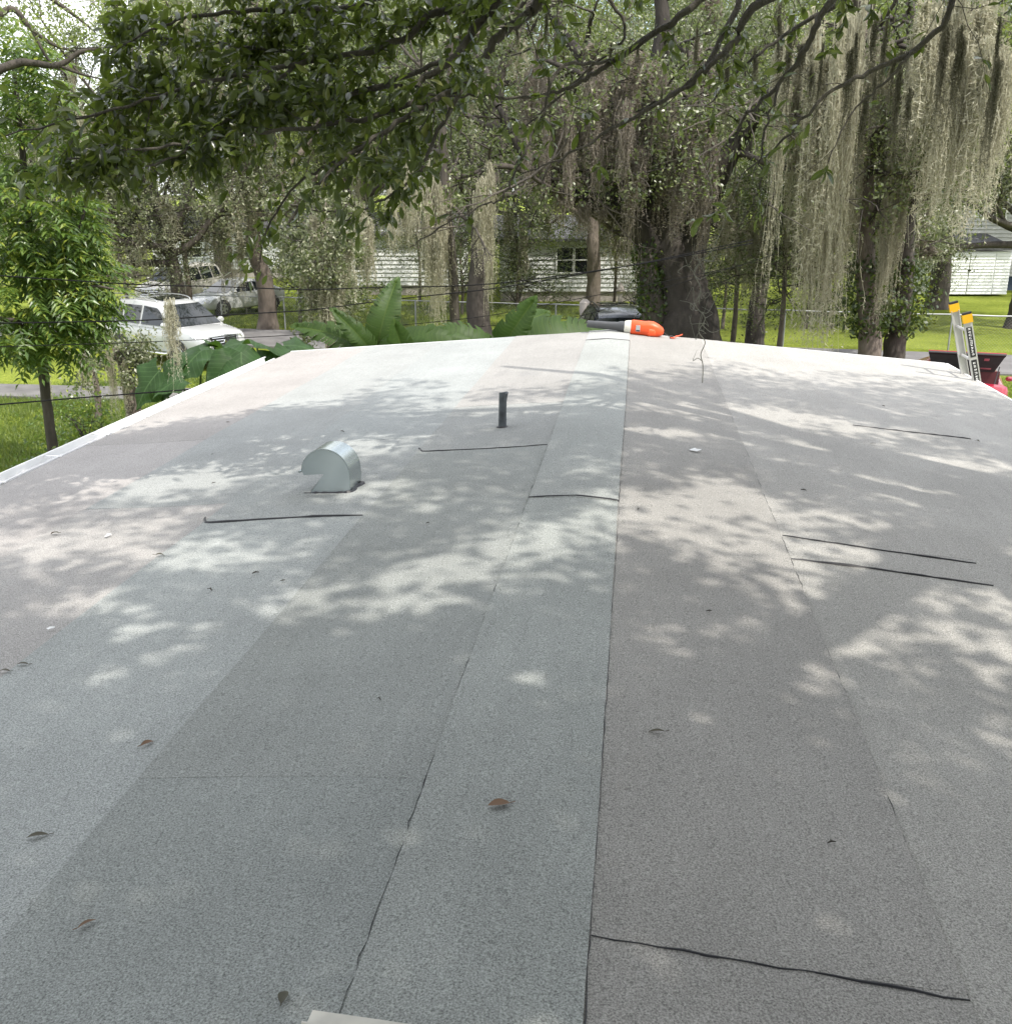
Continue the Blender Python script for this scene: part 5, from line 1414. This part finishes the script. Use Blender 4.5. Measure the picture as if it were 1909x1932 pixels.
def house_(u, d, w, dep, h, label, wins, rot=0.0, step=.21, paint='white_paint', found=.45):
    p = GX(u, d)
    t = thing("white_house", label, "house", p, YAW * 1.0 + rot)
    g = Geo(); g.box((-w / 2, 0, found), (w / 2, dep, h)); wl = g.build("wall", M[paint], t)
    g = Geo(); g.box((-w / 2 + .03, .03, -.2), (w / 2 - .03, dep - .03, found)); g.build("foundation", M['concrete'], t)
    boards(wl, -w / 2, w / 2, found, h - .1, 0, step, M[paint])
    for (x, z, ww, hh) in wins: window(t, x, z, ww, hh, -.01)
    gable_roof(t, -w / 2, w / 2, 0, dep, h, .9, M['shingle'])
    return t
house_(1090, 49.5, 7.4, 6, 3.0, "white board house with a pair of windows behind the slim tree", [(-.62, 1.35, .72, 1.12), (.22, 1.35, .72, 1.12), (-2.8, 1.35, .8, 1.1)])
house_(745, 53, 7.0, 6, 3.1, "white board house behind the pale moss beard left of the centre", [(-1.6, 1.2, .8, 1.2), (1.8, 1.2, .8, 1.2)])
house_(430, 66, 9.0, 6, 3.0, "far white house behind the white saloon car", [(-2.0, 1.2, .9, 1.1), (1.2, 1.2, .9, 1.1)])
# grey house with a white-doored lean-to at the right
p = GX(1832, 57)
t = thing("lean_to_shed", "white lean-to shed with double doors and a dark flat roof, right edge", "shed", p, YAW)
w = 3.9
g = Geo(); g.box((-w / 2, 0, .05), (w / 2, 3.2, 2.15)); wl = g.build("wall", M['white_paint'], t)
boards(wl, -w / 2, -w / 2 + .45, .08, 2.1, 0, .155, M['white_paint']); boards(wl, w / 2 - .75, w / 2, .08, 2.1, 0, .155, M['white_paint'])
for x0, x1 in ((-w / 2 + .50, -.13), (-.10, w / 2 - .80)):
    g = Geo(); g.box((x0, -.05, .06), (x1, -.02, 2.08)); dr = g.build("door", M['white_paint'], t)
    boards(dr, x0 + .01, x1 - .01, .08, 2.05, -.05, .155, M['white_paint'])
g = Geo(); g.box((-.16, -.14, 1.2), (-.06, -.085, 1.28)); g.build("door_handle", M['black'], t)
g = Geo(); g.add([(-w / 2 - .3, -.25, 2.17), (w / 2 + .1, -.25, 2.25), (w / 2 + .1, 3.3, 2.78), (-w / 2 - .3, 3.3, 2.70), (-w / 2 - .3, -.25, 2.29), (w / 2 + .1, -.25, 2.37), (w / 2 + .1, 3.3, 2.90), (-w / 2 - .3, 3.3, 2.82)], np.array([(0, 3, 2, 1), (4, 5, 6, 7), (0, 1, 5, 4), (1, 2, 6, 5), (2, 3, 7, 6), (3, 0, 4, 7)])); g.build("roof", M['shingle'], t)
p = GX(1925, 61.5)
t = thing("grey_house", "grey board house rising behind the lean-to shed at the right edge", "house", p, YAW - .35)
g = Geo(); g.box((-3.2, 0, .7), (6, 7, 5.6)); wl = g.build("wall", M['grey_paint'], t)
boards(wl, -3.2, 6, .7, 5.5, 0, .2, M['grey_paint'])
g = Geo(); g.box((-3.15, .05, -.2), (5.95, 6.95, .7)); g.build("foundation", M['blue_block'], t)
window(t, -1.35, 3.5, .55, 1.3, -.01); window(t, .9, 3.5, .7, 1.3, -.01)
gable_roof(t, -3.2, 6, 0, 7, 5.6, 1.8, M['shingle'])

# ------------------------------------------------------------------ chain-link fence on the far side of the lane
def fence_line(x): return ROAD_FAR[0][1] + (ROAD_FAR[1][1] - ROAD_FAR[0][1]) * (x + 60) / 120 + .45
fx0, fx1 = GX(60, 40)[0], GX(2000, 38)[0]
p0 = np.array([fx0, fence_line(fx0), 0])
fen = thing("chain_link_fence", "low chain-link fence with a pale top rail along the far side of the lane", "fence", p0)
x = fx0; posts = []
while x <= fx1:
    g = Geo(); q = np.array([x, fence_line(x), 0]) - p0
    g.tube([q + (0, 0, -.1), q + (0, 0, 1.2)], .028, 8); g.build("post", M['fence'], fen); posts.append(x); x += 2.6
for a, b_ in zip(posts[:-1], posts[1:]):
    qa, qb = np.array([a, fence_line(a), 1.2]) - p0, np.array([b_, fence_line(b_), 1.2]) - p0
    g = Geo(); g.tube([qa, (qa + qb) / 2 + (0, 0, -.02), qb], .024, 6); g.build("top_rail", M['fence'], fen)
    g = Geo(); n_ = 26
    for i in range(-n_ // 2, n_):
        for sd in (1, -1):
            s0, s1 = i / n_, (i + n_ * 1.15 / 2.6) / n_
            zz0, zz1 = (.05, 1.18) if sd > 0 else (1.18, .05)
            if s0 < 0: zz0 += (zz1 - zz0) * (-s0) / (s1 - s0); s0 = 0
            if s1 > 1: zz1 = zz0 + (zz1 - zz0) * (1 - s0) / (s1 - s0); s1 = 1
            if s1 <= s0: continue
            A = qa + (qb - qa) * s0; B = qa + (qb - qa) * s1; A[2] = zz0; B[2] = zz1
            e = np.array([.001, 0, .001 * -sd])
            g.add([A - e, A + e, B + e, B - e], [(0, 1, 2, 3)])
    o = g.build("wire_mesh", M['fence'], fen); o["kind"] = "stuff"

# stone lantern-like post and grey pillar by the lane
p = GX(1105, 35.2)
g = Geo(); g.tube([(0, 0, -.1), (0, 0, .9), (0, 0, 1.15), (0, 0, 1.4), (0, 0, 1.5)], [.15, .15, .2, .19, .08], 12, wob=.04)
tag(g.build("gate_post", M['concrete'], None, .6, p), "short grey weathered post left of the navy car's roof", "post")
p = GX(1172, 46)
g = Geo(); g.tube([(0, 0, 0), (0, 0, .12), (0, 0, .2), (0, 0, .7), (0, 0, .8), (0, 0, .95), (0, 0, 1.15)], [.34, .32, .12, .10, .22, .16, .06], 12)
tag(g.build("garden_ornament", M['concrete'], None, .6, p), "small grey garden ornament on the lawn before the white house", "ornament")

# ------------------------------------------------------------------ overhead cables
def cable(pts, r, label):
    P = catmull(pts, 10); b = P[0].copy()
    g = Geo(); g.tube(P - b, r, 6)
    tag(g.build("overhead_cable", M['cable'], None, 3.2, b), label, "cable", "overhead cables crossing the yard")
cable([W(-120, 512, 15), W(252, 536, 16), W(400, 540, 16.4), (W(576, 546, 17)), W(678, 543, 17.3), W(790, 541, 17.6), W(900, 537, 18), W(1011, 526, 18.4), W(1211, 497, 19), W(1420, 458, 20)], .0105, "thick black cable passing just above the white off-road car")
cable([W(-150, 612, 15), W(192, 606, 16), W(308, 602, 16.3), W(443, 593, 16.6), W(579, 585, 17), W(683, 572, 17.3), W(766, 562, 17.6), W(916, 546, 18), W(1011, 531, 18.4), W(1211, 496, 19.1), W(1420, 452, 20.1)], .0105, "thick black cable crossing the white off-road car's bonnet")
cable([W(-150, 660, 14), W(0, 654, 14.5), W(300, 644, 15.2), W(580, 630, 16), W(770, 612, 16.5), W(916, 596, 17), W(1011, 578, 17.4), W(1170, 548, 18), W(1400, 500, 19)], .006, "thin black cable crossing below the white off-road car's sills")
cable([W(-150, 776, 12.5), W(0, 763, 13), W(130, 752, 13.3), W(260, 742, 13.7), W(374, 733, 14), W(470, 722, 14.4), W(640, 700, 15)], .009, "lowest black cable crossing the left lawn")
cable([W(860, 620, 17), W(1011, 606, 17.3), W(1110, 592, 17.6), W(1211, 556, 18), W(1330, 520, 18.6), W(1460, 480, 19)], .005, "thin wire rising across the navy car's roof")

# ------------------------------------------------------------------ elephant ears and banana plants
def ear_mesh(seed):
    r = np.random.default_rng(seed); g = Geo()
    nu, nv = 13, 9
    ph = r.uniform(0, 6, 4); v = []
    for i in range(nu):
        t = i / (nu - 1)
        hw = .50 * math.sin(math.pi * min(1, .10 + .90 * (t * .96 + .04)) ** .9) ** .75 * (1.0 if t < .3 else 1 - .72 * ((t - .3) / .7) ** 1.1)
        if i == nu - 1: hw = .01
        for j in range(nv):
            s_ = (j / (nv - 1) - .5) * 2
            back = -.20 * abs(s_) ** 1.5 * (1 - t) ** 2
            y = t + back
            z = -.42 * t * t + .10 * abs(s_) * hw * 2 - .14 * abs(s_) ** 2 * hw * 2 + .045 * math.sin(11 * t + ph[0] + 3 * abs(s_)) * abs(s_) + .05 * math.sin(17 * t + ph[1]) * s_ * s_
            v.append((s_ * hw * (1 + .05 * math.sin(17 * t + ph[2] + (3 if s_ > 0 else 0)) * abs(s_) ** 4), y, z))
    g.add(v, [(i * nv + j, i * nv + j + 1, (i + 1) * nv + j + 1, (i + 1) * nv + j) for i in range(nu - 1) for j in range(nv - 1)])
    o = g.build("leaf", M['leaf_big'], None, 3.2); me = o.data; bpy.data.objects.remove(o); return me
def banana_mesh(seed, wide=.24, tears=.35):
    r = np.random.default_rng(seed); g = Geo()
    nu = 26
    t = np.linspace(0, 1, nu); hw = wide * np.clip(np.sin(np.pi * np.clip(t * .97 + .03, 0, 1) ** .8), 0, 1) ** .6
    y = t; z = .22 * t - .80 * t ** 2.2
    for sd in (1, -1):
        cut = 0
        for i in range(nu - 1):
            h0, h1 = hw[i], hw[i + 1]
            droop = r.uniform(.0, .10) if r.random() < tears else .02
            gap = .35 if r.random() < tears else 0
            y1e = y[i + 1] - gap * (y[i + 1] - y[i])
            v = [(0, y[i], z[i]), (sd * h0 * .55, y[i] + .02, z[i] + .045), (sd * h0, y[i] + .05, z[i] - droop + .015), (sd * h1, y1e + .05, z[i + 1] - droop + .015), (sd * h1 * .55, y[i + 1] + .02 - gap * .01, z[i + 1] + .045), (0, y[i + 1], z[i + 1])]
            g.add(v, [(0, 1, 4, 5), (1, 2, 3, 4)])
    g.tube(np.c_[0 * t, y, z - .004], np.linspace(.016, .004, nu), 5, cap=False)
    o = g.build("leaf", M['leaf_banana'], None, 3.2); me = o.data; bpy.data.objects.remove(o); return me
EARS = [ear_mesh(s_) for s_ in (1, 2, 3)]
BANS = [banana_mesh(5), banana_mesh(6, .2, .6), banana_mesh(7, .26, .15)]
def face_matrix(base, dvec, up, s):
    dv = unit(dvec); sx = unit(np.cross(dv, up)); n_ = np.cross(sx, dv)
    Mx = np.eye(4); Mx[:3, 0] = sx * s; Mx[:3, 1] = dv * s; Mx[:3, 2] = n_ * s; Mx[:3, 3] = base
    return Matrix(Mx.tolist())
def ear_plant(u, d, label, leaves):
    p = GX(u, d); t = thing("elephant_ear_plant", label, "plant", p, 0, "elephant ear plants by the roof corner")
    for i, (lu, lv, ld, s, ang, tilt) in enumerate(leaves):
        b = W(lu, lv, ld)
        g = Geo(); g.tube(catmull([p + rng.normal(size=3) * (.1, .1, 0), (p * .6 + b * .4) * (1, 1, 0) + (0, 0, b[2] * .55), b], 6) - p, np.linspace(.035, .012, 13), 6); g.build("leaf_stalk", M['green_stem'], t, 3.2)
        dv = Rc * math.cos(ang) + np.array([0, 0, 1]) * math.sin(ang) - Fc * tilt
        o = obj("leaf", EARS[i % 3], t); o.matrix_local = face_matrix(b - p, dv, np.array([0, 0, 1]) - Fc * .45 * np.array([1, 1, 0]) + rng.normal(size=3) * .45, s * .62)
ear_plant(335, 15.2, "elephant ear plant with broad leaves in front of the white car", [(395, 655, 15, 1.15, 3.25, .35), (380, 662, 14.6, 1.05, 4.0, .9), (405, 655, 15.3, 1.0, -.30, .3), (330, 690, 14.6, .9, 4.2, .5), (300, 700, 14.6, 1.0, 4.0, .3), (420, 690, 14.3, .85, -1.9, .8), (345, 715, 14.2, .7, 3.5, .6)])
ear_plant(475, 15.0, "elephant ear plant with hanging leaves behind the roof's left corner", [(485, 650, 14.9, 1.05, -.15, .3), (455, 665, 14.5, .9, -1.4, .9), (512, 662, 14.7, .85, -.9, .6), (440, 680, 14.3, .85, -2.2, .7), (535, 652, 15.3, .8, .1, .2), (460, 648, 15.4, .85, 3.2, .3)])
def banana_plant(u, d, zt, label, leaves, group="banana plants behind the roof"):
    p = GX(u, d); t = thing("banana_plant", label, "plant", p, 0, group)
    crown_z = zt
    g = Geo(); g.tube([(0, 0, -.1), (.03, 0, crown_z * .5), (0, .03, crown_z)], [.13, .11, .07], 10, wob=.04); g.build("stem", M['green_stem'], t, 3.2)
    for i, (ang, tilt, s, roll) in enumerate(leaves):
        b = np.array([rng.normal() * .03, rng.normal() * .03, crown_z - .1 + rng.normal() * .08])
        dv = Rc * math.cos(ang) + np.array([0, 0, 1]) * math.sin(ang) - np.array([Fc[0], Fc[1], 0]) * tilt
        o = obj("leaf", BANS[i % 3], t); o.matrix_local = face_matrix(b, dv, np.array([0, 0, 1]) - np.array([Fc[0], Fc[1], 0]) * roll, s * .72)
banana_plant(708, 15.8, 2.6, "left banana plant with one tall upright leaf", [(1.35, .1, 1.45, 2.5), (2.4, .3, 1.7, 1.0), (.55, .5, 1.9, 1.1), (2.9, .9, 1.5, .8), (.1, .8, 1.7, .8), (1.0, 1.3, 1.5, 1.4), (-.2, .2, 1.4, .7), (1.9, .7, 1.3, 1.2)])
banana_plant(775, 15.0, 2.3, "short banana plant with shiny split leaves between its taller neighbours", [(2.6, .8, 1.7, 1.2), (.7, .9, 1.5, 1.2), (1.6, 1.4, 1.5, 1.6), (.1, .6, 1.6, .9)])
banana_plant(940, 16.2, 2.6, "right banana plant arching long leaves behind the ridge", [(.50, .1, 2.6, .8), (2.75, .3, 2.2, 1.0), (1.3, .9, 1.5, 1.6), (.15, .7, 2.0, 1.1), (3.0, .8, 1.9, .8), (.9, -.3, 1.5, 1)])

# ------------------------------------------------------------------ undergrowth and grass
def bush(u, d, r_, h, lm, label, n=260, leaf=(.09, .045), group="low bushes along the yard"):
    p = GX(u, d)
    t = thing("bush", label, "bush", p, 0, group)
    wood, tips, lines = Geo(), [], []
    for i in range(7): grow(wood, tips, lines, (0, 0, 0), (rng.normal() * .7, rng.normal() * .7, 1), h * .55, .02, 1, up=.1)
    wood.build("stems", M['twig'], t, 3.2)
    C = np.concatenate([crown_points(tips, 12, r_ * .22)]); C = clumped(C, 4, .07); C[:, 2] = np.abs(C[:, 2])
    g = Geo(); leaf_quads(g, C, *leaf); g.build("foliage", lm, t)
bush(430, 14.4, .8, 1.8, M['leaf_bright'], "vine-like bush under the elephant ears beside the gutter")
bush(300, 15.5, 1.1, 1.0, M['leaf_bright'], "low green bush on the lawn below the elephant ears")
bush(390, 13.6, .9, 1.1, M['leaf_oak'], "shaded weedy bush against the wall below the gutter")
bush(60, 19.5, 1.2, .7, M['leaf_bright'], "weedy clump on the lawn left of the feathery tree's trunk")
bush(150, 18.0, 1.2, .7, M['leaf_oak'], "weedy clump on the lawn between the feathery tree and the stout trunk")
bush(120, 22.5, 1.4, .9, M['leaf_bright'], "weedy clump at the edge of the grey path on the left")
bush(250, 17.0, 1.0, .8, M['leaf_bright'], "weedy clump at the foot of the stout mossy trunk")
bush(30, 15.0, 1.0, .6, M['leaf_oak'], "dark weedy clump low at the left picture edge")
bush(560, 16.0, .8, 2.2, M['leaf_oak'], "dark bush behind the far left corner of the roof")
bush(680, 17.5, .9, 2.2, M['leaf_ivy'], "dark undergrowth bush beneath the left banana plant")
bush(1040, 18, .8, 1.9, M['leaf_ivy'], "dark bush beneath the right banana plant")
bush(975, 47.8, 1.6, 3.0, M['leaf_ivy'], "dark shrub against the white house's left end")
bush(1200, 47.5, 1.4, 2.4, M['leaf_oak'], "leafy shrub hiding the white house's right end")
bush(1580, 41, 1.3, 1.8, M['leaf_oak'], "leafy shrub behind the fence left of the twin trunks")
bush(1765, 53, 1.0, 2.2, M['leaf_oak'], "pale-leaved shrub against the lean-to shed's left side")

def grass(region, n, hgt, name, label, dens=10):
    (u0, u1, d0_, d1_) = region
    us, ds = rng.uniform(u0, u1, n), np.sqrt(rng.uniform(d0_ ** 2, d1_ ** 2, n))
    B = np.array([GX(a, b_) for a, b_ in zip(us, ds)])
    ok_ = ~((B[:, 0] > XL + .2) & (B[:, 0] < XR - .2) & (B[:, 1] < Y1)) 
    ry = ROAD_FAR[0][1] + (ROAD_FAR[1][1] - ROAD_FAR[0][1]) * (B[:, 0] + 60) / 120
    ok_ &= ~((B[:, 1] > ry - 4.1) & (B[:, 1] < ry + .05))
    dd = GX(200, 28)
    ok_ &= ~((B[:, 0] < dd[0] + 7) & (abs(B[:, 1] - dd[1]) < .9))
    de = GX(1860, 24)
    ok_ &= ~((B[:, 0] > de[0] - 5) & (B[:, 1] < de[1] + 1.7))
    B = B[ok_]; m_ = len(B)
    C = np.repeat(B, dens, 0) + rng.normal(size=(m_ * dens, 3)) * (.07, .07, 0)
    C[:, 2] = -.04
    k = len(C)
    tall = np.repeat(rng.uniform(.5, 1.4, m_), dens)[:, None]
    tip = C + np.c_[rng.normal(size=(k, 2)) * .5 * hgt, rng.uniform(.6, 1.2, k) * hgt] * tall
    a = rng.uniform(0, math.pi, k); e = np.c_[np.cos(a), np.sin(a), 0 * a] * .009 * (hgt / .12)
    g = Geo(); g.add(np.stack([C - e, C + e, tip], 1).reshape(-1, 3), np.arange(3 * k).reshape(k, 3))
    o = g.build(name, M['grass'], None); o["kind"] = "stuff"; o["label"] = label; o["category"] = "grass"
grass((-80, 560, 11.5, 30), 9000, .13, "grass", "tufted green grass on the left lawn")
grass((1330, 1960, 22, 32), 4500, .08, "grass", "short bright grass on the verge behind the right slope")
grass((250, 1300, 38, 48), 5000, .14, "grass", "sunlit grass on the lawns beyond the lane", 7)
print("leaves", len(LEAVES), "sprays", len(sprays), "objects", len(bpy.data.objects))
